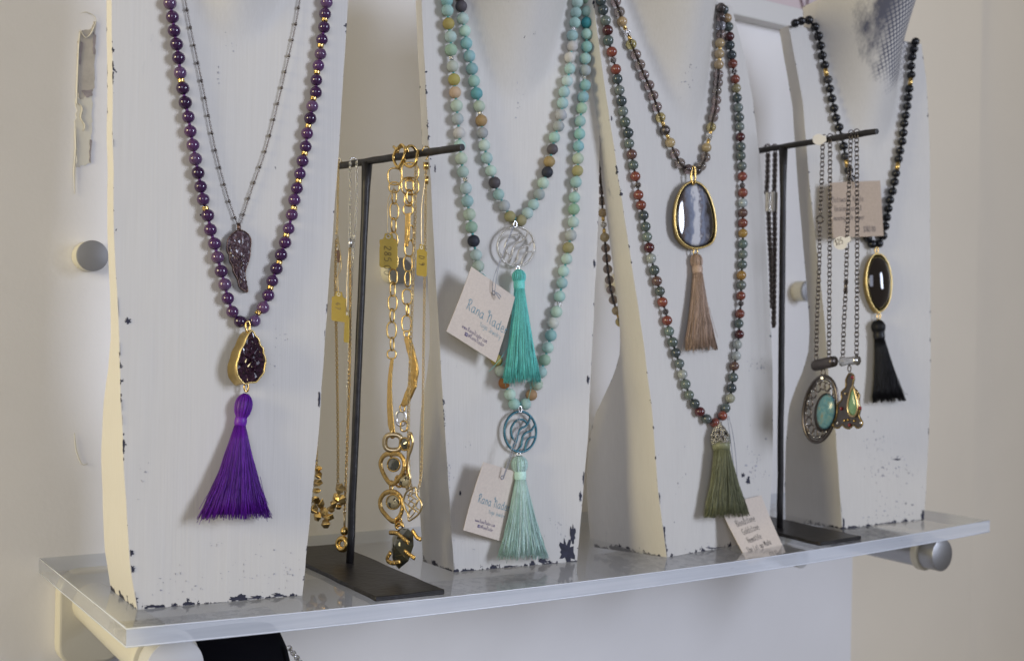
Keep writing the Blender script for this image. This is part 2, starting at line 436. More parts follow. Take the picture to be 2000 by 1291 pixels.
# shared small meshes
def base_mesh(name, fn, mat, smooth=True):
    bm = bmesh.new(); fn(bm); me = bpy.data.meshes.new(name); bm.to_mesh(me); bm.free()
    me.materials.append(M[mat])
    if smooth: me.polygons.foreach_set('use_smooth', [True]*len(me.polygons))
    return me
def uvs(bm): bmesh.ops.create_uvsphere(bm, u_segments=20, v_segments=12, radius=1)
def ico(bm): bmesh.ops.create_icosphere(bm, subdivisions=2, radius=1)
def facet(bm):
    bmesh.ops.create_uvsphere(bm, u_segments=16, v_segments=10, radius=1)
def tubey(bm): bmesh.ops.create_cone(bm, cap_ends=True, segments=12, radius1=1, radius2=1, depth=2)
def spacer(bm):
    prof = [(.35, -1), (.85, -.85), (1, -.4), (.8, 0), (1, .4), (.85, .85), (.35, 1)]
    n = 14; rows = []
    for r_, z in prof: rows.append([bm.verts.new((r_*math.cos(2*math.pi*k/n), r_*math.sin(2*math.pi*k/n), z)) for k in range(n)])
    for a, b_ in zip(rows, rows[1:]):
        for k in range(n): bm.faces.new((a[k], a[(k+1) % n], b_[(k+1) % n], b_[k]))
    bm.faces.new(rows[-1]); bm.faces.new(list(reversed(rows[0])))
def pave(bm):
    bmesh.ops.create_icosphere(bm, subdivisions=1, radius=.72)
    gold = math.pi*(3-5**.5)
    for i in range(26):
        z = 1-2*(i+.5)/26; r_ = (1-z*z)**.5
        mt = Matrix.Translation((r_*math.cos(gold*i)*.82, r_*math.sin(gold*i)*.82, z*.82))
        bmesh.ops.create_icosphere(bm, subdivisions=1, radius=.24, matrix=mt)
BM = {'stone': base_mesh('bead', uvs, 'polished_stone'), 'amethyst': base_mesh('bead', facet, 'amethyst'),
      'matte': base_mesh('bead', uvs, 'matte_stone'), 'quartz': base_mesh('bead', uvs, 'clear_quartz'),
      'black': base_mesh('bead', uvs, 'black_stone'), 'gold_tube': base_mesh('spacer', tubey, 'gold'),
      'gold_spacer': base_mesh('spacer', spacer, 'gold'), 'silver_pave': base_mesh('spacer', pave, 'silver', False),
      'dark_pave': base_mesh('spacer', pave, 'gunmetal', False), 'hematite': base_mesh('bead', uvs, 'gunmetal')}
def put(kind, P, axis, r, parent, color=None, ln=None, name=None):
    o = bpy.data.objects.new(name or BM[kind].name.split('.')[0], BM[kind]); C.objects.link(o)
    o.location = P; q = axis.to_track_quat('Z', 'Y')
    o.rotation_mode = 'QUATERNION'; o.rotation_quaternion = q
    o.scale = (r, r, ln if ln else r)
    if color: o.color = (*color, 1)
    adopt(o, parent); return o

# ------------------------------------------------------------------ setting: walls, ledge
wl = structure(MB().add([(-1.2, 0, -.9), (1.133, 0, -.9), (1.133, 0, 1.6), (-1.2, 0, 1.6), (-1.2, .03, -.9), (1.133, .03, -.9), (1.133, .03, 1.6), (-1.2, .03, 1.6)],
     [(0, 1, 2, 3), (7, 6, 5, 4), (1, 5, 6, 2), (0, 3, 7, 4), (3, 2, 6, 7), (0, 4, 5, 1)]).build('wall', 'wall_paint', smooth=False))
wr = structure(box(MB(), 1.134, 1.432, .006, .05, -.9, 1.6).build('wall_right', 'beige_paint', smooth=False)); bevel(wr, .003, 4)
wc = box(MB(), 1.433, 2.6, .013, .05, -.9, 1.6).build('wall_casing', 'beige_paint', smooth=False); structure(wc)

def patch(parent, name, px, off, mat, th=.0008, wallf=on_wall, nrm=V((0, -1, 0)), smooth=False):
    mb = MB(); slab(mb, [wallf(x, y, off) for x, y in px], nrm, th); return mb.build(name, mat, parent, smooth)
def ragged(px, amp, seed, sub=5):
    rnd = random.Random(seed); out = []
    for i in range(len(px)):
        a, b_ = px[i], px[(i+1) % len(px)]
        for k in range(sub):
            t = k/sub; out.append((a[0]+(b_[0]-a[0])*t+rnd.uniform(-amp, amp), a[1]+(b_[1]-a[1])*t+rnd.uniform(-amp, amp)))
    return out
# torn paint on the wall: exposed plaster, stains and curled edges
patch(wl, 'bare_plaster', ragged([(156, 62), (176, 58), (187, 40), (185, 110), (183, 170), (176, 190), (154, 192), (150, 150), (153, 90)], 2.6, 3, 7), .0008, 'old_plaster')
patch(wl, 'bare_plaster', ragged([(150, 196), (180, 185), (178, 250), (176, 320), (150, 328), (147, 260)], 2.6, 4, 9), .0008, 'torn_paint')
patch(wl, 'wall_stain', ragged([(182, 62), (187, 70), (186, 108), (181, 104)], 1.3, 5), .0014, 'stain_grey', .0005)
patch(wl, 'wall_stain', ragged([(157, 80), (163, 84), (157, 128), (153, 120)], 1.2, 6), .0014, 'stain_grey', .0005)
patch(wl, 'wall_stain', ragged([(160, 178), (181, 176), (180, 188), (168, 191)], 1.5, 7), .0014, 'stain_grey', .0005)
patch(wl, 'wall_stain', ragged([(176, 272), (180, 276), (177, 318), (174, 314)], 1, 8), .0014, 'stain_grey', .0005)
def curl(px, r):
    mb = MB(); P = spline([on_wall(x, y, .0016) for x, y in px], 5)
    tube(mb, P, [.55*r*(.35+.65*math.sin(math.pi*(i+.5)/len(P)))*random.uniform(.7, 1.2) for i in range(len(P))], 6); mb.build('paint_curl', 'torn_paint', wl)
for px, r in [([(157, 58), (154, 90), (152, 140), (150, 195), (152, 205)], .0016), ([(188, 42), (183, 55), (178, 66), (168, 74), (158, 62)], .0014),
              ([(152, 200), (161, 212), (158, 230), (166, 245), (163, 256)], .0013), ([(147, 248), (148, 290), (145, 335), (146, 380)], .0013),
              ([(157, 27), (168, 24), (184, 32), (188, 44)], .0007), ([(145, 845), (149, 880), (160, 906), (172, 905)], .0009)]: curl(px, r)

# white ledge running along the wall above the busts, with a pink print standing on it
zs = on_wall(1437, 41).z
fb = on_z(1432, 28, zs); ft = on_plane(1475, 0, fb, V((0, 1, 0)))
led = structure(box(MB(), .45, 1.10, fb.y, -.0005, zs, ft.z+.003).build('wall_ledge', 'ledge_paint', smooth=False)); bevel(led, .0015)
prn = thing('art_print', (.9, fb.y*.4, ft.z+.003), 'pale pink print with dark purple twig strokes standing on the white ledge', 'print')
pz = ft.z+.003
MB().add([(.6, fb.y*.55, pz), (1.09, fb.y*.55, pz), (1.09, fb.y*.25, pz+.3), (.6, fb.y*.25, pz+.3), (.6, fb.y*.55+.004, pz), (1.09, fb.y*.55+.004, pz), (1.09, fb.y*.25+.004, pz+.3), (.6, fb.y*.25+.004, pz+.3)],
   [(0, 1, 2, 3), (7, 6, 5, 4), (1, 5, 6, 2), (0, 3, 7, 4), (3, 2, 6, 7), (0, 4, 5, 1)]).build('sheet', 'pink_print', prn, False)
for px in ([(1562, -14), (1565, 0), (1571, 22)], [(1580, -14), (1578, 4), (1577, 25)], [(1577, 25), (1582, 22), (1586, 20)], [(1560, -10), (1556, -25), (1560, -40)]):
    mb = MB(); tube(mb, spline([on_plane(x, y, V((0, fb.y*.55-.002, 0)), V((0, 1, .0))) for x, y in px], 4), .0011, 6); mb.build('stroke', 'print_stroke', prn)

# ------------------------------------------------------------------ acrylic shelf
def make_shelf(dz, label, use_sag=True):
    sh = thing('acrylic_shelf', (L/2, -D/2, dz-T), label, 'shelf')
    n = 28; top = MB(); edge = MB()
    def z(x, y): return dz+(sag(x, y) if use_sag else 0)
    xs = [L*i/n for i in range(n+1)]; ys = [-D+(D-.002)*j/4 for j in range(5)]
    for dzz in (0, -T):
        vs = [V((x, y, z(x, y)+dzz)) for x in xs for y in ys]; fs = []
        for i in range(n):
            for j in range(4):
                f = (i*5+j, (i+1)*5+j, (i+1)*5+j+1, i*5+j+1); fs.append(f if dzz == 0 else tuple(reversed(f)))
        top.add(vs, fs)
    t = top.build('sheet', 'clear_acrylic', sh)
    e = .0004
    def strip(pts):
        vs = [V((x, y, z(x, y)+d)) for x, y in pts for d in (-e, -T*.5, -T+e)]; fs = []
        for i in range(len(pts)-1):
            for k in range(2): fs.append((i*3+k, i*3+k+1, i*3+k+4, i*3+k+3))
        mb = MB().add(vs, fs); return mb
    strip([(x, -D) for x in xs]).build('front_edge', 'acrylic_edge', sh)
    strip([(x, -.002) for x in xs]).build('back_edge', 'acrylic_highlight', sh)  # bright highlight line of the back edge, put into its colour
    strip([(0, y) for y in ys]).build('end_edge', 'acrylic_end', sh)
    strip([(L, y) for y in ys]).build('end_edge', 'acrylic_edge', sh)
    for d in (-.0006, -T+.0006):  # thin pale tubes draw the highlight along front and left edges
        tube(MB(), [V((x, -D+.0003, z(x, -D)+d)) for x in xs], .0007, 6).build('edge_highlight', 'acrylic_highlight', sh)
        tube(MB(), [V((.0003, y, z(0, y)+d)) for y in ys], .0006, 6).build('edge_highlight', 'acrylic_highlight', sh)
    return sh
make_shelf(0, 'thick clear acrylic shelf carrying the white display busts')

def cyl_y(mb, x, z, y0, y1, r0, r1, n=40, bev=0):
    ys = [y0, y1]; rs = [r0, r1]
    if bev: ys = [y0, y0+bev*.3, y0+bev, y1]; rs = [r0-bev, r0-bev*.3, r0, r1]
    pts = [V((x, y, z)) for y in ys]
    vs = []; fs = []
    for p, r in zip(pts, rs):
        for k in range(n):
            a = 2*math.pi*k/n; vs.append(V((p.x+r*math.cos(a), p.y, p.z+r*math.sin(a))))
    m_ = len(pts)
    for i in range(m_-1):
        for k in range(n): fs.append((i*n+k, i*n+(k+1) % n, (i+1)*n+(k+1) % n, (i+1)*n+k))
    fs.append(tuple(range(n))); fs.append(tuple((m_-1)*n+k for k in range(n)))
    return mb.add(vs, fs)
def rounded_rect_y(mb, x0, x1, z0, z1, r, y0, y1):
    pts = []
    for cx, cz, a0 in ((x1-r, z1-r, 0), (x0+r, z1-r, 90), (x0+r, z0+r, 180), (x1-r, z0+r, 270)):
        for k in range(7):
            a = math.radians(a0+15*k); pts.append(V((cx+r*math.cos(a), y0, cz+r*math.sin(a))))
    return slab(mb, pts, V((0, -1, 0)), y1-y0)
def bracket(x, front, ra, label, steel=False, pw=.042, ph=.075):
    """arm under the shelf: wall plate, tapering arm, ring and round end cap"""
    zc = sag(x, -D)-T-ra-.0012
    b_ = thing('shelf_bracket', (x, -.01, zc), label, 'bracket', 'round arms carrying the acrylic shelf')
    mb = MB(); rounded_rect_y(mb, x-pw, x+pw, zc-ph, zc+min(.035, pw), pw*.62, -.018, -.0005); bevel(sharp(mb.build('wall_plate', 'cream_plastic', b_, False)), .003, 3)
    arm = 'satin_steel' if steel else 'cream_plastic'
    sharp(cyl_y(MB(), x, zc, front+.030, -.018, ra*.86, ra*.72).build('arm', arm, b_))
    sharp(cyl_y(MB(), x, zc, front+.021, front+.0295, ra*1.0, ra*1.0, bev=.0015).build('ring', 'cream_plastic', b_))
    sharp(cyl_y(MB(), x, zc, front, front+.0205, ra*.86, ra*.86, bev=.001).build('end_cap', 'satin_steel' if steel else 'pale_cap', b_))
    return b_
# arms: found from where each end cap shows under the front edge
def cap_at(px, py, y): P = on_plane(px, py, V((0, y, 0)), V((0, 1, 0))); return P
cL = cap_at(342, 1290, -.262); cR = cap_at(1838, 1084, -.270); cM = cap_at(1580, 1112, -.235)
bracket(cL.x, -.262, .0265, 'cream plastic bracket arm with wall plate under the amethyst necklace bust, by the shelf end', pw=.031, ph=.0575)
bracket(cR.x, -.272, .0225, 'brushed steel bracket arm with cream ring below the black tassel necklace bust', True, .02, .03)
bracket(cM.x, -.225, .0125, 'bracket arm mostly hidden behind the shelf edge, beside the flat iron stand base', pw=.012, ph=.014)

# steel standoffs on the wall
SO = on_wall(165, 503)
for i, (x, lab) in enumerate([(.0385, 'satin steel wall standoff beside the amethyst necklace bust, below the torn paint'), (.363, 'wall standoff behind the chunky gold link necklace'),
                              (.6845, 'wall standoff half hidden behind the bust with the agate pendant'), (1.006, 'wall standoff between the iron post and the black necklace bust')]):
    t = thing('wall_standoff', (x, 0, .281), lab, 'standoff', 'steel standoffs in a row on the wall')
    sharp(cyl_y(MB(), x, .281, -.018, -.0005, .0142, .0142).build('barrel', 'cream_plastic', t))
    sharp(cyl_y(MB(), x, .281, -.0215, -.0185, .0144, .0144, bev=.0006).build('cap', 'grey_cap', t))

# ------------------------------------------------------------------ display busts
SHO = .590                                     # shoulder height
class Bust:
    def __init__(s, bl, br, left, right, lean, depth, label, mat='chalk_paint', seed=0, vneck=.445):
        A = on_shelf(*bl); B_ = on_shelf(*br)
        s.O = (A+B_)/2; s.eu = (B_-A).normalized()
        z = V((0, 0, 1)); up = (z-s.eu*z.dot(s.eu)).normalized()
        fr = s.eu.cross(up)                      # towards the viewer
        a = math.radians(lean); s.ev = (up*math.cos(a)-fr*math.sin(a)).normalized(); s.en = s.eu.cross(s.ev).normalized()
        s.vneck = vneck
        def tab(px):
            o = []
            for x, y in px:
                P = on_plane(x, y, s.O, s.en)-s.O; o.append((P.dot(s.ev), P.dot(s.eu)))
            return sorted(o)
        s.tl = tab(left); s.tr = tab(right); s.depth = depth
        s.label = label; s.mat = mat; s.seed = seed
    def lut(s, t, v):
        if v <= t[0][0]: return t[0][1]
        for (a, b_), (c, d) in zip(t, t[1:]):
            if v <= c: return b_+(d-b_)*(v-a)/(c-a)
        (a, b_), (c, d) = t[-2], t[-1]
        k = (d-b_)/(c-a); k = max(-.12, min(.12, k))
        return d+k*(v-c)
    def uL(s, v): return s.lut(s.tl, v)
    def uR(s, v): return s.lut(s.tr, v)
    def h(s, u, v):
        """neck swelling out of the flat front"""
        q = (v-s.vneck)/(.622-s.vneck)
        if q <= 0: return 0
        q = min(q, 1.1)
        mid = (s.uL(min(v, .578))+s.uR(min(v, .578)))/2
        w = .079*q**.5; t = (u-mid)/w
        if abs(t) >= 1: return 0
        return .082*q**1.35*(1-t*t)**1.25
    def thick(s, v):
        prof = [(0, 1), (.05, .975), (.10, .90), (.125, .84), (.145, .75), (.165, .60), (.185, .44), (.205, .33), (.23, .275), (.27, .25), (.40, .205), (.60, .17)]
        for (a, b_), (c, d) in zip(prof, prof[1:]):
            if v <= c:
                k = (v-a)/(c-a); k = k
                return s.depth*(b_+(d-b_)*k)
        return s.depth*.17
    def pt(s, x, y, off=0.0, neck=True):
        """photo pixel -> point standing off the front surface"""
        o = off
        for i in range(6):
            P = on_plane(x, y, s.O+s.en*o, s.en)
            if not neck: break
            d = P-s.O; o = off+s.h(d.dot(s.eu), d.dot(s.ev))
        return P
    def local(s, u, v, n=0): return s.O+s.eu*u+s.ev*v+s.en*n
    def build(s):
        rows = [i*.002 for i in range(4)]+[.008+i*.0125 for i in range(32)]
        rows = [v for v in rows if v < .405]+[.405+i*.0085 for i in range(23)]
        rows = [v for v in rows if v < SHO-.003]+[SHO-.0025, SHO]
        top = [SHO+.0002, SHO+.010, SHO+.020, SHO+.028, SHO+.032]
        cols = [(0, t) for t in (0, .06, .16, .34, .62)]+[(1, i/30) for i in range(31)]+[(2, t) for t in (.38, .66, .84, .94, 1)]
        rnd = random.Random(s.seed); vs = []; ed = []; ba = []
        def wob(v, k): return .0006*mnoise.noise(V((v*40, k*7.3, s.seed)))
        allrows = [(v, False) for v in rows]+[(v, True) for v in top]
        def lim(v, neck):
            a, b_ = s.uL(min(v, SHO))+wob(v, 1), s.uR(min(v, SHO))+wob(v, 2)
            m_ = (s.uL(.578)+s.uR(.578))/2
            if neck: return m_-.070, m_+.070
            return a, b_
        m0 = (s.uL(.578)+s.uR(.578))/2
        def upos(a, b_, zone, t, neck):
            lo, hi = max(m0-.070, a+.12*(b_-a)), min(m0+.070, b_-.12*(b_-a))
            if neck: lo, hi = a+.0008, b_-.0008
            return a+(lo-a)*t if zone == 0 else lo+(hi-lo)*t if zone == 1 else hi+(b_-hi)*t
        NF = len(cols); ring = []
        sidef = [.12, .35, .65, .88]
        for v, nk in allrows:
            a, b_ = lim(v, nk); th = s.thick(v); r_ = []
            for zone, t in cols:
                u = upos(a, b_, zone, t, nk); r_.append(len(vs)); vs.append(s.local(u, v, s.h(u, v)+.0003*mnoise.noise(V((u*60, v*25, s.seed*3.1)))))
                ed.append(min(u-a, b_-u)); ba.append(v)
            for k in sidef:
                r_.append(len(vs)); vs.append(s.local(b_, v, s.h(b_, v)*(1-k)-th*k)); ed.append(min(k, 1-k)*th); ba.append(v)
            for zone, t in reversed(cols):
                u = upos(a, b_, zone, t, nk); r_.append(len(vs)); vs.append(s.local(u, v, -th)); ed.append(min(u-a, b_-u)); ba.append(v)
            for k in reversed(sidef):
                r_.append(len(vs)); vs.append(s.local(a, v, s.h(a, v)*(1-k)-th*k)); ed.append(min(k, 1-k)*th); ba.append(v)
            ring.append(r_)
        n = len(ring[0]); fs = []
        for A, B_ in zip(ring, ring[1:]):
            for k in range(n): fs.append((A[k], A[(k+1) % n], B_[(k+1) % n], B_[k]))
        # caps as strips between front and back columns
        for R_, flip in ((ring[0], True), (ring[-1], False)):
            fr = R_[:NF]; bk = list(reversed(R_[NF+4:2*NF+4]))
            for k in range(NF-1):
                f = (fr[k], fr[k+1], bk[k+1], bk[k]); fs.append(tuple(reversed(f)) if flip else f)
            fs.append(tuple([fr[-1]]+R_[NF:NF+4]+[bk[-1]])); fs.append(tuple([bk[0]]+R_[2*NF+4:]+[fr[0]]))
        me = bpy.data.meshes.new('display_bust'); c = s.O
        me.from_pydata([p-c for p in vs], [], fs); me.update()
        for nm, arr in (('edge', ed), ('base', ba)):
            at = me.attributes.new(nm, 'FLOAT', 'POINT'); at.data.foreach_set('value', arr)
        bm = bmesh.new(); bm.from_mesh(me); bmesh.ops.recalc_face_normals(bm, faces=bm.faces)
        for e in bm.edges:
            if len(e.link_faces) == 2 and e.calc_face_angle(0) > math.radians(40): e.smooth = False
        bm.to_mesh(me); bm.free()
        me.polygons.foreach_set('use_smooth', [True]*len(me.polygons)); me.materials.append(M[s.mat])
        o = bpy.data.objects.new('display_bust', me); C.objects.link(o); o.location = c
        tag(o, s.label, 'display bust', 'white painted wooden necklace busts on the shelf'); s.ob = o
        return o
    def chip(s, px, py, w, h, seed, ang=0):
        rnd = random.Random(seed); n = 24; pts = []
        for k in range(n):
            a = 2*math.pi*k/n; r = rnd.uniform(.42, 1.12)
            x = r*w/2*math.cos(a); y = r*h/2*math.sin(a); ca, sa = math.cos(ang), math.sin(ang)
            P = s.pt(px+x*ca-y*sa, py+x*sa+y*ca, .0004); d = P-s.O; u, v = d.dot(s.eu), d.dot(s.ev)
            u = min(max(u, s.uL(v)+.0006), s.uR(v)-.0006); v = max(v, .0006)
            pts.append(s.local(u, v, .00035))
        slab(MB(), pts, s.en, .0003).build('paint_chip', 'chip_dark', s.ob, False)

b1 = Bust((268, 1190), (590, 1162), [(218, 0), (222, 450), (231, 620), (239, 845), (247, 1000), (256, 1120), (268, 1190)],
          [(680, 0), (661, 300), (654, 400), (622, 845), (591, 1160)], .4, .080, 'white painted wooden bust wearing the purple amethyst necklace', seed=1)
b2 = Bust((887, 1117), (1127, 1096), [(823, 0), (845, 430), (866, 800), (887, 1117)], [(1172, 0), (1170, 400), (1154, 731), (1149, 850), (1127, 1096)],
          2.0, .068, 'white painted wooden bust wearing two aqua green bead strands', seed=2)
b3 = Bust((1302, 1088), (1500, 1054), [(1166, 60), (1177, 141), (1201, 300), (1208, 350), (1254, 650), (1273, 799), (1286, 966), (1302, 1088)],
          [(1432, 27), (1456, 117), (1470, 190), (1489, 350), (1509, 700), (1510, 800), (1509, 910), (1500, 1054)], 3.5, .112, 'white painted wooden bust wearing the agate pendant and multicolour strand', seed=3)
b4 = Bust((1645, 1032), (1805, 1015), [(1540, 50), (1568, 198), (1580, 350), (1611, 629), (1619, 750), (1631, 830), (1645, 1032)],
          [(1800, 88), (1809, 155), (1816, 279), (1817, 500), (1818, 715), (1814, 854), (1805, 1015)], 4.0, .10, 'white painted wooden bust with navy inked neck and black necklace', 'chalk_paint_inked', seed=4)
INK = tuple(b4.pt(1768, 4)-b4.O)
bust_mat('chalk_paint_inked', (INK, (.072, .10, .108)))
for b_ in (b1, b2, b3, b4): b_.build()
k = 0
for B_, lst in ((b1, [(250, 627, 14, 14), (226, 600, 6, 40), (228, 682, 7, 26), (231, 790, 6, 22), (233, 820, 6, 18), (256, 1080, 12, 14), (258, 1112, 16, 16), (262, 1172, 16, 34), (466, 1170, 42, 22), (502, 1168, 30, 14), (544, 1162, 30, 9), (392, 420, 4, 5), (219, 280, 8, 16), (300, 1184, 40, 8), (624, 780, 6, 30), (636, 655, 5, 24)]),
                (b2, [(1107, 1078, 34, 52), (1119, 1045, 12, 46), (1058, 1094, 20, 16), (880, 1108, 16, 16), (1140, 935, 6, 26), (1134, 970, 6, 22), (1000, 1106, 40, 5), (850, 330, 3, 16), (1161, 515, 5, 18), (1149, 742, 5, 18), (899, 963, 4, 10)]),
                (b3, [(1287, 975, 8, 26), (1296, 1045, 10, 50), (1300, 1075, 10, 28), (1452, 928, 9, 10), (1462, 938, 10, 16), (1428, 944, 4, 9), (1400, 1070, 50, 5), (1352, 145, 12, 20), (1432, 915, 5, 12), (1195, 232, 3, 10)]),
                (b4, [(1642, 1000, 5, 40), (1648, 1022, 6, 24), (1790, 1018, 24, 8), (1803, 1005, 8, 22), (1752, 897, 22, 4), (1745, 1022, 60, 5)])):
    for (x, y, w, h) in lst: k += 1; B_.chip(x, y, w, h, k)
def scuffs(B_, boxes, seed):
    rnd = random.Random(seed); mb = MB()
    for x0, y0, x1, y1, n in boxes:
        for i in range(int(n*.6)):
            cx = rnd.gauss((x0+x1)/2, (x1-x0)/4.5); cy = rnd.gauss((y0+y1)/2, (y1-y0)/4.5)
            w = rnd.uniform(.6, 2.2); h = rnd.uniform(1.0, 5.5) if rnd.random() < .7 else rnd.uniform(.8, 1.6); w *= 1 if rnd.random() < .75 else 3
            pts = []
            for k in range(7):
                a = 2*math.pi*k/7; q = rnd.uniform(.5, 1.1); P = B_.pt(cx+w/2*q*math.cos(a), cy+h/2*q*math.sin(a), .0003); d = P-B_.O; u, v = d.dot(B_.eu), d.dot(B_.ev)
                u = min(max(u, B_.uL(v)+.0006), B_.uR(v)-.0006); v = max(v, .0006); pts.append(B_.local(u, v, .0003+B_.h(u, v)))
            slab(mb, pts, B_.en, .0002)
    mb.build('paint_scuffs', 'scuff', B_.ob, False, stuff=True)
scuffs(b1, [(380, 1075, 590, 1165, 60), (270, 1110, 420, 1180, 40), (520, 620, 560, 760, 26), (400, 1050, 440, 1072, 10), (260, 860, 300, 1000, 14), (545, 1080, 585, 1140, 20), (430, 60, 470, 130, 10), (420, 110, 430, 170, 8)], 1)
scuffs(b2, [(890, 1020, 1060, 1095, 40), (868, 880, 884, 1000, 60), (1040, 60, 1050, 75, 6), (1005, 130, 1030, 260, 18), (1060, 1000, 1120, 1060, 26), (905, 860, 930, 880, 8)], 2)
scuffs(b3, [(1450, 860, 1500, 950, 60), (1455, 700, 1505, 730, 40), (1330, 100, 1365, 200, 34), (1400, 900, 1440, 1000, 20), (1310, 830, 1350, 1060, 16), (1320, 1060, 1480, 1080, 30), (1275, 440, 1290, 500, 8)], 3)
scuffs(b4, [(1665, 845, 1760, 900, 46), (1670, 890, 1810, 950, 110), (1740, 890, 1775, 902, 14), (1690, 960, 1800, 1015, 40), (1655, 1000, 1800, 1025, 40), (1660, 700, 1740, 850, 14)], 4)

# ------------------------------------------------------------------ strands of beads
def strand(nk, B_, items, dpx, cordcol, cord_r=.0009, off=None, surf=None, loop=False, extra=0, gt=(.36, .52)):
    """items: (px, py, kind, colour) in order along the strand; dpx = bead diameter in photo pixels"""
    pts = []; get = surf or B_.pt
    P0 = get(items[len(items)//2][0], items[len(items)//2][1], .005); r = dpx/2*m_per_px(P0)
    for it in items: pts.append(get(it[0], it[1], r*1.02+extra))
    for i, it in enumerate(items):
        a = pts[max(0, i-1)]; b_ = pts[min(len(pts)-1, i+1)]; ax = (b_-a).normalized()
        kind = it[2]; col = it[3] if len(it) > 3 else None
        if kind in ('gold_spacer',): put(kind, pts[i], ax, r*.56, nk, ln=r*.36)
        elif kind == 'gold_tube': put(kind, pts[i], ax, r*gt[0], nk, ln=r*gt[1])
        elif kind in ('silver_pave', 'dark_pave'): put(kind, pts[i], ax, r*(it[4] if len(it) > 4 else .62), nk)
        elif kind == 'silver_small': put('silver_pave', pts[i], ax, r*.45, nk)
        else: put(kind, pts[i], ax, r*random.uniform(.965, 1.02), nk, col)
    mb = MB(); tube(mb, spline(pts, 3), cord_r, 6); mb.build('cord', 'cord', nk, color=cordcol)
    kn = MB()
    for (p, i0), (q, i1) in zip(zip(pts, items), list(zip(pts, items))[1:]):
        if 'spacer' not in i0[2]+i1[2] and 'tube' not in i0[2]+i1[2]: ball(kn, (p+q)/2, cord_r*1.55, 6)
    if kn.v: kn.build('knots', 'cord', nk, color=cordcol, stuff=True)
    return pts, r
def vary(c, a=.15):
    k = random.uniform(1-a, 1+a); return tuple(min(1, x*k*random.uniform(.95, 1.05)) for x in c)

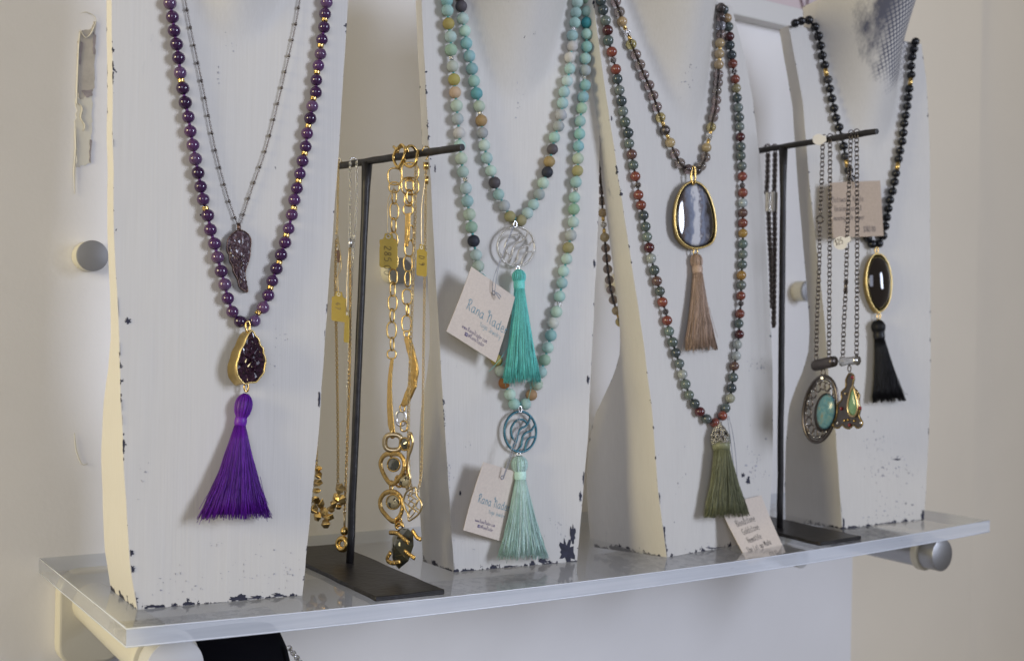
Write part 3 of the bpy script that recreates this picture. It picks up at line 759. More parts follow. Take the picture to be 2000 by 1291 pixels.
def tassel(nk, get, head, bind, bottom, headr, bindr, wpx, col, n=420, headmat='silk', seed=0, strays=(), headcol=None, side=.85):
    """head: px pair top; bind: px pair; bottom: px (left, right) of fringe end"""
    rnd = random.Random(seed); mp = m_per_px(get(*head, .006))
    R = wpx/2*mp; hr = headr*mp; br = bindr*mp
    A = get(*head, hr*.9); B_ = get(*bind, br+.002); bl = get(*bottom[0], R*.45+.001); brt = get(*bottom[1], R*.45+.001)
    Cc = (bl+brt)/2; ax = (Cc-B_).normalized(); sd = (brt-bl); half = sd.length/2; sd.normalize(); dp = ax.cross(sd).normalized()
    if dp.y > 0: dp = -dp
    t = MB()
    if headmat == 'silk':
        ln = (B_-A).length
        prof = [(0, .25), (.12, .7), (.3, .97), (.5, 1.0), (.7, .88), (.86, .62), (1.0, .50)]
        ns = 26; vs = []; fs = []; d0 = (B_-A).normalized(); x, y = frame_of(d0)
        pp = [(tt, rr) for tt, rr in prof]
        for tt, rr in pp:
            for k in range(ns):
                a = 2*math.pi*k/ns; g = 1+(.11 if k % 2 else -.11)
                rad = max(hr*rr*g, 0) if tt < 1 else br
                vs.append(A+d0*ln*tt+(x*math.cos(a)+y*math.sin(a))*rad)
        for i in range(len(pp)-1):
            for k in range(ns): fs.append((i*ns+k, i*ns+(k+1) % ns, (i+1)*ns+(k+1) % ns, (i+1)*ns+k))
        fs.append(tuple(reversed(range(ns))))
        t.add(vs, fs)
    hd = t.build('tassel', 'silk', nk, True, headcol or col) if t.v else None
    if hd:
        ht = [MB(), MB()]; nh = 44
        for k in range(nh):
            a = 2*math.pi*(k+rnd.uniform(-.3, .3))/nh; tw = rnd.uniform(-.15, .15); up_ = rnd.uniform(1.0, 1.07)
            P = [A+d0*ln*tt+(x*math.cos(a+tw*tt)+y*math.sin(a+tw*tt))*(hr*rr*up_ if tt < 1 else br*1.02) for tt, rr in pp]
            tube(ht[k % 2], spline(P, 2), mp*.75, 4)
        for k in (0, 1): ht[k].build('head_threads', 'silk', hd, True, tuple(min(1, c*(.7, 1.35)[k]) for c in col), True)
    if hd is None: hd = tube(MB(), [A, B_], br, 10).build('tassel', 'silk', nk, True, col)
    # binding
    wr_ = MB(); d0 = (B_-A).normalized(); bw = br*.9
    lathe(wr_, [B_-d0*bw, B_-d0*bw*.6, B_, B_+d0*bw*.6, B_+d0*bw], [br*.9, br*1.06, br*1.1, br*1.06, br*.9], 16)
    wr_.build('binding', 'silk', hd, True, tuple(min(1, c*1.15) for c in col))
    # core and threads
    S0 = B_+d0*bw*.8
    def at(tt, a, rad):
        """tt along fringe, a angle, rad 0..1"""
        w = (br*.92+(half-br*.92)*(.55*tt**.85+.45*tt**1.7)); d_ = (br*.92+(R*.42-br*.92)*min(1, tt**.8))
        return S0+(Cc-S0)*tt+sd*(math.cos(a)*w*rad)+dp*(math.sin(a)*d_*rad)
    core = MB(); vs = []; fs = []; nc = 18; lv = [0, .15, .35, .6, .8, .97]
    for tt in lv:
        for k in range(nc): vs.append(at(tt, 2*math.pi*k/nc, .86))
    for i in range(len(lv)-1):
        for k in range(nc): fs.append((i*nc+k, i*nc+(k+1) % nc, (i+1)*nc+(k+1) % nc, (i+1)*nc+k))
    fs.append(tuple((len(lv)-1)*nc+k for k in range(nc)))
    core.add(vs, fs).build('fringe_core', 'silk', hd, True, tuple(c*.88 for c in col))
    lots = [MB(), MB(), MB()]
    for i in range(n):
        a = rnd.uniform(0, 2*math.pi) if i % 5 == 0 else rnd.uniform(-.25, math.pi+.25)
        rr = rnd.uniform(.86, 1.04); e = rnd.uniform(.93, 1.03)*(1 if rnd.random() < .9 else rnd.uniform(.9, 1.06))
        a2 = a+rnd.uniform(-.10, .10); ph = rnd.uniform(0, 6); P = []
        for j in range(7):
            tt = j/6*e; aa = a+(a2-a)*tt+.025*math.sin(ph+tt*7)
            P.append(at(tt, aa, rr+(rnd.uniform(-.05, .10)*tt)))
        tube(lots[i % 3], P, mp*rnd.uniform(.42, .72), 3)
    for k, lt in enumerate(lots):
        f = (.70, 1.0, 1.35)[k]; lt.build('threads', 'silk', hd, True, tuple(min(1, c*f) for c in col), True)
    if strays:
        sb = MB()
        for px in strays: tube(sb, spline([get(x, y, .006) for x, y in px], 5), mp*.45, 4)
        sb.build('stray_thread', 'silk', hd, True, tuple(min(1, c*1.1) for c in col), True)
    return hd
def ring_px(mb, get, cx, cy, rx, ry, off, r, n=8, seg=28, ang=0):
    P = []
    for k in range(seg):
        a = 2*math.pi*k/seg; x = rx*math.cos(a); y = ry*math.sin(a); ca, sa = math.cos(ang), math.sin(ang)
        P.append(get(cx+x*ca-y*sa, cy+x*sa+y*ca, off))
    return tube(mb, P, r, n, True)

# --- amethyst necklace on the first bust
AM = [(.095, .032, .135), (.13, .05, .175), (.065, .022, .095), (.19, .10, .235)]
nk = thing('amethyst_necklace', b1.pt(478, 640, .005), 'purple amethyst bead necklace with gold druzy drop and purple tassel', 'necklace')
def am(l): return [(x, y, 'gold_spacer') if g else (x, y, 'amethyst', vary(random.choice(AM), .25)) for x, y, g in l]
lft = [(329, -20, 0), (332, 7, 0), (337, 34, 0), (340, 61, 0), (345, 87, 0), (349, 114, 0), (352, 143, 0), (354, 158, 1), (357, 173, 0), (362, 201, 0), (368, 229, 0), (372, 257, 0), (377, 284, 0), (382, 311, 0), (387, 338, 0), (392, 365, 0), (397, 390, 0), (401, 407, 1), (406, 421, 0), (411, 449, 0), (419, 476, 0), (425, 503, 0), (432, 530, 0), (439, 556, 0), (445, 583, 0), (454, 609, 0), (469, 628, 0)]
rgt = [(497, 627, 0), (504, 611, 1), (514, 601, 0), (524, 577, 0), (528, 562, 1), (532, 549, 0), (540, 525, 0), (545, 513, 1), (549, 498, 0), (557, 474, 0), (559, 460, 1), (564, 447, 0), (570, 420, 0), (574, 407, 1), (575, 391, 0), (580, 368, 0), (583, 354, 1), (586, 340, 0), (591, 315, 0), (595, 300, 1), (597, 287, 0), (600, 261, 0), (602, 247, 1), (606, 232, 0), (610, 208, 0), (612, 193, 1), (617, 181, 0), (618, 157, 0), (619, 142, 1), (622, 129, 0), (626, 106, 0), (626, 90, 1), (629, 78, 0), (633, 54, 0), (634, 39, 1), (635, 28, 0), (638, 5, 0), (641, -20, 0)]
strand(nk, b1, am(lft+rgt), 24.5, (.10, .02, .16))
def pendant(nk, B_, face, shift, bez_mat, stone_mat, h, thick, off=.004, jitter=0, seed=1, rim=.0009, name='pendant', flatness=2.2, stone_color=None, sub=4, turn=None):
    """face: px outline of the front rim; bezel wall goes back to the bust, leaning by shift px"""
    rnd = random.Random(seed)
    face = [tuple(p) for p in spline([V((x, y, 0)) for x, y in face], sub, True)]; face = [(p[0], p[1]) for p in face]
    fr = [B_.pt(x, y, off+thick) for x, y in face]
    bk = [B_.pt(x+shift[0], y+shift[1], off) for x, y in face]
    n = len(fr); mb = MB(); c = sum(bk, V())/n
    fs = [(i, (i+1) % n, n+(i+1) % n, n+i) for i in range(n)]+[tuple(range(n, 2*n))]
    mb.add(fr+bk, fs); bz = mb.build(name, bez_mat, nk)
    tube(MB(), fr, rim, 6, True).build('rim', bez_mat, bz)
    cc = sum(fr, V())/n; inner = [cc+(p-cc)*.965 for p in fr]
    st = dome(MB(), inner, B_.en, h, 9 if jitter else 7, flatness, jitter, rnd).build('stone', stone_mat, bz, not jitter, stone_color)
    return bz, fr
pd, _ = pendant(nk, b1, [(492, 645), (498, 655), (505, 662), (508, 674), (514, 681), (515, 692), (519, 703), (517, 717), (515, 728), (507, 738), (500, 746), (488, 747), (478, 750), (470, 742), (464, 733), (462, 720), (463, 708), (467, 697), (470, 684), (477, 672), (483, 657)], (-18, 3), 'matte_gold', 'druzy', .0004, .012, .003, .0016, 3, .0008, sub=2)
ring_px(MB(), b1.pt, 484, 638, 4, 11, .009, .0009).build('jump_ring', 'gold', nk); ring_px(MB(), b1.pt, 481, 757, 4, 8, .007, .0008).build('jump_ring', 'gold', nk)
tassel(nk, b1.pt, (480, 769), (470, 823), ((393, 1010), (523, 1007)), 15.5, 11, 132, (.13, .012, .34), 620, seed=2, strays=([(448, 900), (425, 940), (406, 965), (389, 994)], [(508, 930), (516, 965), (524, 985)]))

# --- dark bead chain with the druzy wing
nk = thing('wing_necklace', b1.pt(466, 450, .004), 'fine dark beaded chain with mauve druzy wing pendant', 'necklace')
mb = MB(); beads = []
for px in ([(359, -15), (371, 50), (398, 180), (420, 290), (445, 385), (463, 437)], [(588, -15), (575, 60), (548, 180), (520, 290), (490, 375), (470, 437)]):
    P = spline([b1.pt(x, y, .0022) for x, y in px], 12); chain(mb, P,   .0022, .0013, .00021, b1.en, 6, 3)
    Q, Tn = resample(P, .0138)
    for q in Q: beads.append(q)
mb.build('chain', 'bronze_dark', nk, stuff=True)
for q in beads:
    put('hematite', q, V((0, 0, 1)), .00125, nk, name='bead')
wing = [(467, 449), (482, 455), (490, 468), (489, 485), (488, 501), (484, 515), (479, 531), (480, 548), (484, 569), (478, 568), (468, 560), (464, 545), (456, 530), (455, 520), (449, 510), (448, 498), (443, 486), (446, 466), (456, 455)]
pendant(nk, b1, wing, (-2, 2), 'bronze_dark', 'druzy_mauve', .0022, .0035, .0015, .0006, 5, .0005, sub=3, flatness=3)
mb = MB(); tube(mb, [b1.pt(466, 436, .0035), b1.pt(467, 452, .004)], .0016, 8); mb.build('bail', 'bronze_dark', nk)

# --- aqua strands on the second bust
A1, A2, A3, A4, A5 = (.40, .59, .55), (.28, .50, .50), (.50, .65, .59), (.52, .61, .50), (.14, .37, .40)
YE, PE, TN, OR, DK, BK, OL, WH, BR, GR, TEAL = (.46, .38, .12), (.58, .42, .30), (.42, .28, .14), (.36, .15, .05), (.10, .09, .10), (.035, .04, .055), (.36, .33, .17), (.60, .60, .56), (.17, .12, .11), (.42, .46, .46), (.05, .27, .30)
GN = (.35, .50, .38)
def aq(l):
    out = []
    for it in l:
        x, y = it[:2]; c = it[2] if len(it) > 2 else random.choice([A1, A1, A2, A3, A1, A2])
        if c == 's': out.append((x, y, 'silver_small'))
        else: out.append((x, y, 'matte', vary(c, .1)))
    return out
nk = thing('aqua_necklace', b2.pt(1015, 800, .005), 'long aqua stone strand with blue crystal wave medallion and pale mint tassel', 'necklace')
o_l = [(872, -20), (873, 2, A2), (874, 21, A1), (876, 47, YE), (880, 72, A3), (881, 98, GN), (882, 114, 's'), (884, 130, A4), (887, 156, YE), (889, 181, PE), (892, 207, A4), (894, 233, GR), (897, 260, WH), (898, 285, A3), (901, 310, A4), (904, 336, A3), (909, 351, 's'), (910, 368, A3), (913, 393, A1), (917, 419, A4), (921, 444, GN), (925, 471, BK), (930, 498, A3), (934, 520, A4), (938, 545), (942, 569), (946, 592), (950, 615), (954, 638), (958, 660), (963, 682), (970, 703, YE), (978, 724, A4), (985, 748, OR), (996, 770, A3), (1004, 789, A1)]
o_r = [(1026, 789, A1), (1038, 771, TN), (1049, 751, A4), (1057, 727, A1), (1064, 703, GN), (1070, 679, A3), (1076, 655, A2), (1080, 631, WH), (1087, 609, A3), (1092, 594, 's'), (1093, 579, A1), (1098, 553, A1), (1101, 530, A3), (1107, 506, A3), (1110, 484, OL), (1115, 460, GR), (1120, 434, A3), (1121, 409, GN), (1122, 386, A1), (1124, 371, 's'), (1125, 356, A1), (1128, 334, OL), (1129, 310, A4), (1130, 286, A2), (1132, 262, A2), (1133, 237, A1), (1136, 212, GN), (1139, 190, A2), (1143, 167, A2), (1141, 152, 's'), (1143, 138, GR), (1143, 115, A1), (1146, 92, A2), (1146, 67, A1), (1146, 45, TEAL), (1147, 23, A1), (1149, 0, GN), (1150, -22)]
strand(nk, b2, aq(o_l+o_r), 23.5, (.08, .36, .36))
MED = [[(560, 320), (620, 288), (690, 278), (760, 300), (812, 352)], [(885, 240), (850, 330), (780, 405), (690, 440), (625, 520), (602, 620), (580, 690), (510, 775)],
       [(560, 320), (485, 420), (470, 520), (500, 610), (575, 690)], [(978, 395), (900, 485), (800, 520), (730, 580), (703, 680), (685, 770), (608, 845)], [(988, 600), (905, 608), (835, 650), (795, 725), (770, 835)]]
def medallion(nk, B_, cx, cy, rx, ry, base_mat, gem_mat, off=.0055, r=.0012):
    g = lambda x, y, o: B_.pt(cx+rx*(x-672)/343, cy+ry*(y-505)/372, o)
    ring = [(672+343*math.cos(a*math.pi/28), 505+372*math.sin(a*math.pi/28)) for a in range(56)]
    R = [g(x, y, off) for x, y in ring]
    root = tube(MB(), R, r, 6, True).build('medallion', base_mat, nk)
    ws = []
    for px in MED:
        P = spline([g(x, y, off) for x, y in px], 6); ws.append(P)
        tube(MB(), P, r*.85, 6).build('wave', base_mat, root)
    gm = MB()
    for P in [R+[R[0]]]+ws:
        Q, _ = resample(P, .00185)
        for q in Q: ball(gm, q+B_.en*r*.75, .00085, 5)
    gm.build('crystals', gem_mat, root, False, stuff=True)
    return root
medallion(nk, b2, 1016, 843, 31, 39.5, 'blue_frame', 'blue_crystal', r=.0013)
ring_px(MB(), b2.pt, 1016, 799, 3, 6, .007, .0007).build('jump_ring', 'silver', nk); ring_px(MB(), b2.pt, 1013, 887, 3, 5, .006, .0007).build('jump_ring', 'silver', nk)
tassel(nk, b2.pt, (1014, 890), (1016, 928), ((977, 1088), (1066, 1086)), 14.5, 11, 92, (.58, .86, .76), 460, seed=3)

nk = thing('turquoise_necklace', b2.pt(1008, 440, .005), 'shorter aqua stone strand with silver wave medallion and turquoise tassel', 'necklace')
i_l = [(896, -22, DK), (898, -8, BR), (901, 13, DK), (904, 37, A3), (908, 61, A3), (911, 85, A2), (917, 110, A2), (922, 135, A2), (926, 159, A1), (931, 183, A5), (936, 208, A4), (938, 222, 's'), (940, 236, TN), (942, 260, GR), (946, 284, A3), (951, 309, A1), (959, 334, A3), (966, 357, DK), (974, 380, A1), (985, 402, GR), (996, 423, OL)]
i_r = [(1017, 431, OL), (1030, 417, A3), (1042, 400, A3), (1053, 380, GR), (1061, 358, A3), (1069, 337, BK), (1073, 316, TN), (1079, 292, DK), (1083, 269, A1), (1091, 247, GR), (1096, 225, GR), (1099, 202, A1), (1102, 180, A1), (1108, 159, A3), (1113, 135, A1), (1113, 113, WH), (1118, 91, WH), (1118, 70, A1), (1121, 57, 's'), (1123, 45, A1), (1125, 25, A1), (1128, 5, A3), (1131, -18, A1)]
strand(nk, b2, aq(i_l+i_r), 23.0, (.08, .36, .36), extra=.0)
medallion(nk, b2, 1008, 482, 36, 38.5, 'pale_silver', 'pale_silver', .0065, r=.0011)
ring_px(MB(), b2.pt, 1006, 438, 3, 6, .008, .0007).build('jump_ring', 'silver', nk); ring_px(MB(), b2.pt, 1011, 525, 3, 5, .008, .0007).build('jump_ring', 'silver', nk)
def b2t(x, y, o=0): return b2.pt(x, y, o+.006)
tassel(nk, b2t, (1013, 527), (1014, 557), ((986, 744), (1053, 742)), 12.5, 10.5, 74, (.19, .72, .65), 420, seed=4, strays=([(1003, 660), (985, 690), (968, 712), (955, 726)], [(1034, 745), (1037, 758), (1033, 775), (1034, 785)], [(1004, 640), (996, 690), (978, 715)]))

# --- third bust: multicolour strand and smoky strand
GA, GB, GC, RD, RD2, MA, LT, OC = (.10, .13, .12), (.16, .20, .18), (.06, .08, .085), (.24, .068, .045), (.21, .07, .055), (.10, .022, .025), (.42, .45, .44), (.42, .24, .06)
BN = (.15, .085, .07)
def gm(l):
    out = []
    for it in l:
        x, y = it[:2]; c = it[2] if len(it) > 2 else random.choice([GA, GB, GA, GC])
        out.append((x, y, 'dark_pave') if c == 's' else (x, y, 'stone', vary(c, .12)))
    return out
nk = thing('bloodstone_necklace', b3.pt(1403, 835, .005), 'long green and red stone strand with crystal cap and olive tassel', 'necklace')
g_l = [(1174, 2, GC), (1178, 20, GC), (1183, 41, GB), (1187, 60, MA), (1188, 80, GA), (1195, 102, RD), (1198, 118, 's'), (1203, 136, RD), (1206, 155, GC), (1210, 177, GB), (1214, 198, GC), (1217, 218, GB), (1221, 239, GA), (1227, 260, GC), (1229, 281, GB), (1234, 302, BN), (1237, 323, GA), (1241, 345, RD), (1246, 362, 's'), (1247, 381, RD), (1252, 401, RD), (1257, 421, GC), (1261, 443, GA), (1264, 463, GB), (1268, 484, MA), (1272, 505, LT), (1278, 528, GA), (1283, 549, BN), (1289, 569, GA), (1294, 590, RD), (1300, 609, 's'), (1303, 626, RD), (1307, 647, GB), (1314, 668, GA), (1320, 689, GC), (1327, 710, GB), (1333, 731, LT), (1339, 750, GB), (1346, 771, GB), (1357, 788, GC), (1367, 804, MA), (1380, 818, GA), (1396, 825, RD)]
g_r = [(1411, 812, RD), (1417, 797, GA), (1426, 778, (.36, .34, .26)), (1429, 758, GC), (1432, 737, GA), (1434, 715, BN), (1438, 695, LT), (1440, 673, LT), (1444, 653, MA), (1443, 632, GA), (1445, 613, RD), (1447, 593, 's'), (1447, 578, RD), (1448, 557, GB), (1448, 538, OC), (1450, 517, GA), (1451, 497, GB), (1451, 477, GB), (1451, 456, OC), (1451, 436, RD), (1451, 416, BN), (1451, 397, LT), (1451, 377, RD), (1450, 363, 's'), (1450, 345, RD), (1449, 325, GB), (1447, 305, GA), (1447, 287, GA), (1446, 268, MA), (1445, 248, GB), (1444, 230, GA), (1442, 211, GB), (1440, 192, GC), (1438, 173, OL), (1436, 155, RD), (1434, 140, 's'), (1431, 125, RD), (1429, 108, GC), (1426, 89, GC), (1425, 72, MA), (1423, 53, GA), (1420, 36, TN), (1414, 20, GC)]
strand(nk, b3, gm(g_l+g_r), 19.5, (.012, .015, .015))
hd = tassel(nk, b3.pt, (1405, 848), (1408, 868), ((1379, 1008), (1458, 1003)), 10, 16, 84, (.20, .21, .12), 460, headmat='cap', seed=6, strays=([(1440, 950), (1455, 985), (1463, 1005)],))
mb = MB(); capm = m_per_px(b3.pt(1408, 850, .01)); c0 = b3.pt(1403, 826, .008); c1 = b3.pt(1408, 866, .011); rnd = random.Random(4)
for i in range(480):
    t = rnd.random(); a = rnd.uniform(0, 6.283); R_ = (5+13*min(1, max(0, t-.12)*1.9)**.7)*capm; ax = (c1-c0).normalized(); x, y = frame_of(ax)
    ball(mb, c0+(c1-c0)*t+(x*math.cos(a)+y*math.sin(a))*R_*.95, .0011, 5)
mb.build('crystal_cap', 'silver', hd, False, stuff=True)
tube(MB(), [c0, c0+(c1-c0)*.35, c0+(c1-c0)*.6, c1], [3.5*capm, 8*capm, 13.5*capm, 15*capm], 14).build('cap_core', 'gunmetal', hd)

SMK, CIT, TAN, CLR = (.42, .34, .31), (.72, .58, .26), (.50, .37, .20), (.80, .80, .82)
def sk(l):
    out = []
    for it in l:
        x, y = it[:2]; c = it[2] if len(it) > 2 else SMK
        if c == 'g': out.append((x, y, 'gold_tube'))
        elif c == 's': out.append((x, y, 'silver_pave', None, .72))
        elif c == 'h': out.append((x, y, 'hematite'))
        elif c == TAN: out.append((x, y, 'stone', vary(TAN, .08)))
        else: out.append((x, y, 'quartz', vary(c, .08)))
    return out
nk = thing('smoky_necklace', b3.pt(1354, 340, .005), 'smoky quartz strand with gold rimmed banded agate pendant and beige tassel', 'necklace')
s_l = [(1196, -16), (1203, 4), (1210, 24), (1215, 43, TAN), (1220, 54, 'g'), (1225, 64, 's'), (1230, 76, 'g'), (1233, 87, CIT), (1242, 107), (1250, 127), (1258, 147), (1268, 167), (1276, 187), (1283, 209), (1290, 230, CIT), (1295, 242, 'g'), (1299, 255, 'h'), (1304, 267, 'g'), (1309, 279, TAN), (1318, 300), (1328, 319), (1344, 331)]
s_r = [(1361, 333), (1370, 325), (1378, 308), (1380, 289, TAN), (1383, 278, 'g'), (1385, 268, 's'), (1388, 258, 'g'), (1389, 249, CIT), (1393, 230), (1397, 214), (1399, 196), (1400, 178), (1402, 162), (1403, 146), (1404, 127, TAN), (1405, 117, 'g'), (1405, 106, TAN), (1406, 96, 'g'), (1406, 85, TAN), (1408, 68), (1408, 51, CLR), (1408, 34), (1408, 16)]
strand(nk, b3, sk(s_l+s_r), 20.0, (.02, .012, .01))
pd, fr = pendant(nk, b3, [(1354, 355), (1375, 366), (1390, 395), (1398, 438), (1393, 470), (1376, 482), (1355, 485), (1338, 478), (1323, 460), (1318, 430), (1321, 395), (1334, 366)], (-5, 3), 'matte_gold', 'banded_agate', .0038, .0065, .002, rim=.0013)
ring_px(MB(), b3.pt, 1354, 343, 4, 18, .010, .0011).build('jump_ring', 'gold', nk); ring_px(MB(), b3.pt, 1358, 492, 4, 6, .007, .0008).build('jump_ring', 'gold', nk)
tassel(nk, b3.pt, (1359, 496), (1362, 527), ((1340, 682), (1398, 680)), 11, 9.5, 62, (.48, .34, .25), 400, seed=8, strays=([(1350, 620), (1338, 660), (1331, 684)], [(1385, 600), (1396, 640), (1402, 660)]))

# strand hanging down behind the third bust
nk = thing('rear_strand', b3.pt(1200, 300, -.06), 'smoky and yellow stone strand hanging behind the agate pendant bust', 'necklace')
def b3back(x, y, o=0): return b3.pt(x, y, -.050+o, False)
r_ = [(1174, 225), (1172, 246), (1172, 268), (1172, 288), (1172, 309), (1173, 330), (1173, 351), (1175, 372), (1176, 393), (1177, 416, TAN), (1178, 427, 'g'), (1179, 439, 's'), (1180, 452, 'g'), (1181, 464, TAN), (1183, 485), (1185, 505), (1187, 526), (1190, 547), (1193, 566), (1198, 586), (1204, 607, TAN), (1208, 618, 'g'), (1211, 629, CIT), (1216, 639, 'g'), (1220, 648, TAN), (1229, 663), (1239, 676)]
strand(nk, b3, sk(r_), 18.5, (.02, .012, .01), surf=b3back)

# --- black necklace on the fourth bust
nk = thing('black_necklace', b4.pt(1712, 485, .005), 'black stone strand with gold spacers, glossy black oval pendant and black tassel', 'necklace')
K1, K2 = (.010, .011, .015), (.05, .048, .05)
def bk(l): return [(it[0], it[1], 'gold_tube') if len(it) > 2 and it[2] == 'g' else (it[0], it[1], 'black', it[2] if len(it) > 2 else K1) for it in l]
k_l = [(1553, 46), (1565, 42), (1580, 40), (1592, 53), (1599, 71), (1603, 90), (1606, 109), (1611, 128), (1613, 142, 'g'), (1617, 156, K2), (1621, 174), (1625, 193), (1629, 212), (1633, 231), (1639, 249), (1644, 268), (1648, 286), (1651, 306, K2), (1654, 320, 'g'), (1658, 333), (1663, 350), (1667, 367), (1671, 384), (1675, 401), (1680, 418), (1685, 435), (1689, 450), (1695, 465), (1703, 477)]
k_r = [(1717, 476), (1725, 461), (1729, 442), (1732, 425), (1735, 408), (1738, 391), (1743, 374), (1747, 356), (1750, 339), (1753, 325, 'g'), (1755, 311), (1758, 295), (1762, 277), (1764, 260), (1766, 242), (1769, 226), (1772, 208), (1774, 191), (1776, 174), (1778, 160, 'g'), (1780, 147), (1780, 130), (1782, 112), (1785, 97), (1788, 82)]
strand(nk, b4, bk(k_l+k_r), 17.0, (.008, .008, .01), gt=(.55, .8))
pendant(nk, b4, [(1713, 496), (1728, 503), (1739, 530), (1741, 560), (1736, 590), (1722, 608), (1711, 606), (1699, 585), (1692, 555), (1694, 525), (1702, 503)], (-6, 3), 'matte_gold', 'black_agate', .0085, .006, .002, rim=.0011)
ring_px(MB(), b4.pt, 1712, 489, 3, 6, .008, .0008).build('jump_ring', 'gold', nk); ring_px(MB(), b4.pt, 1716, 618, 3, 7, .006, .0008).build('jump_ring', 'gold', nk)
tassel(nk, b4.pt, (1714, 625), (1717, 655), ((1707, 784), (1765, 780)), 12, 10, 60, (.006, .006, .008), 380, seed=9, strays=([(1755, 740), (1765, 765), (1773, 770)],))

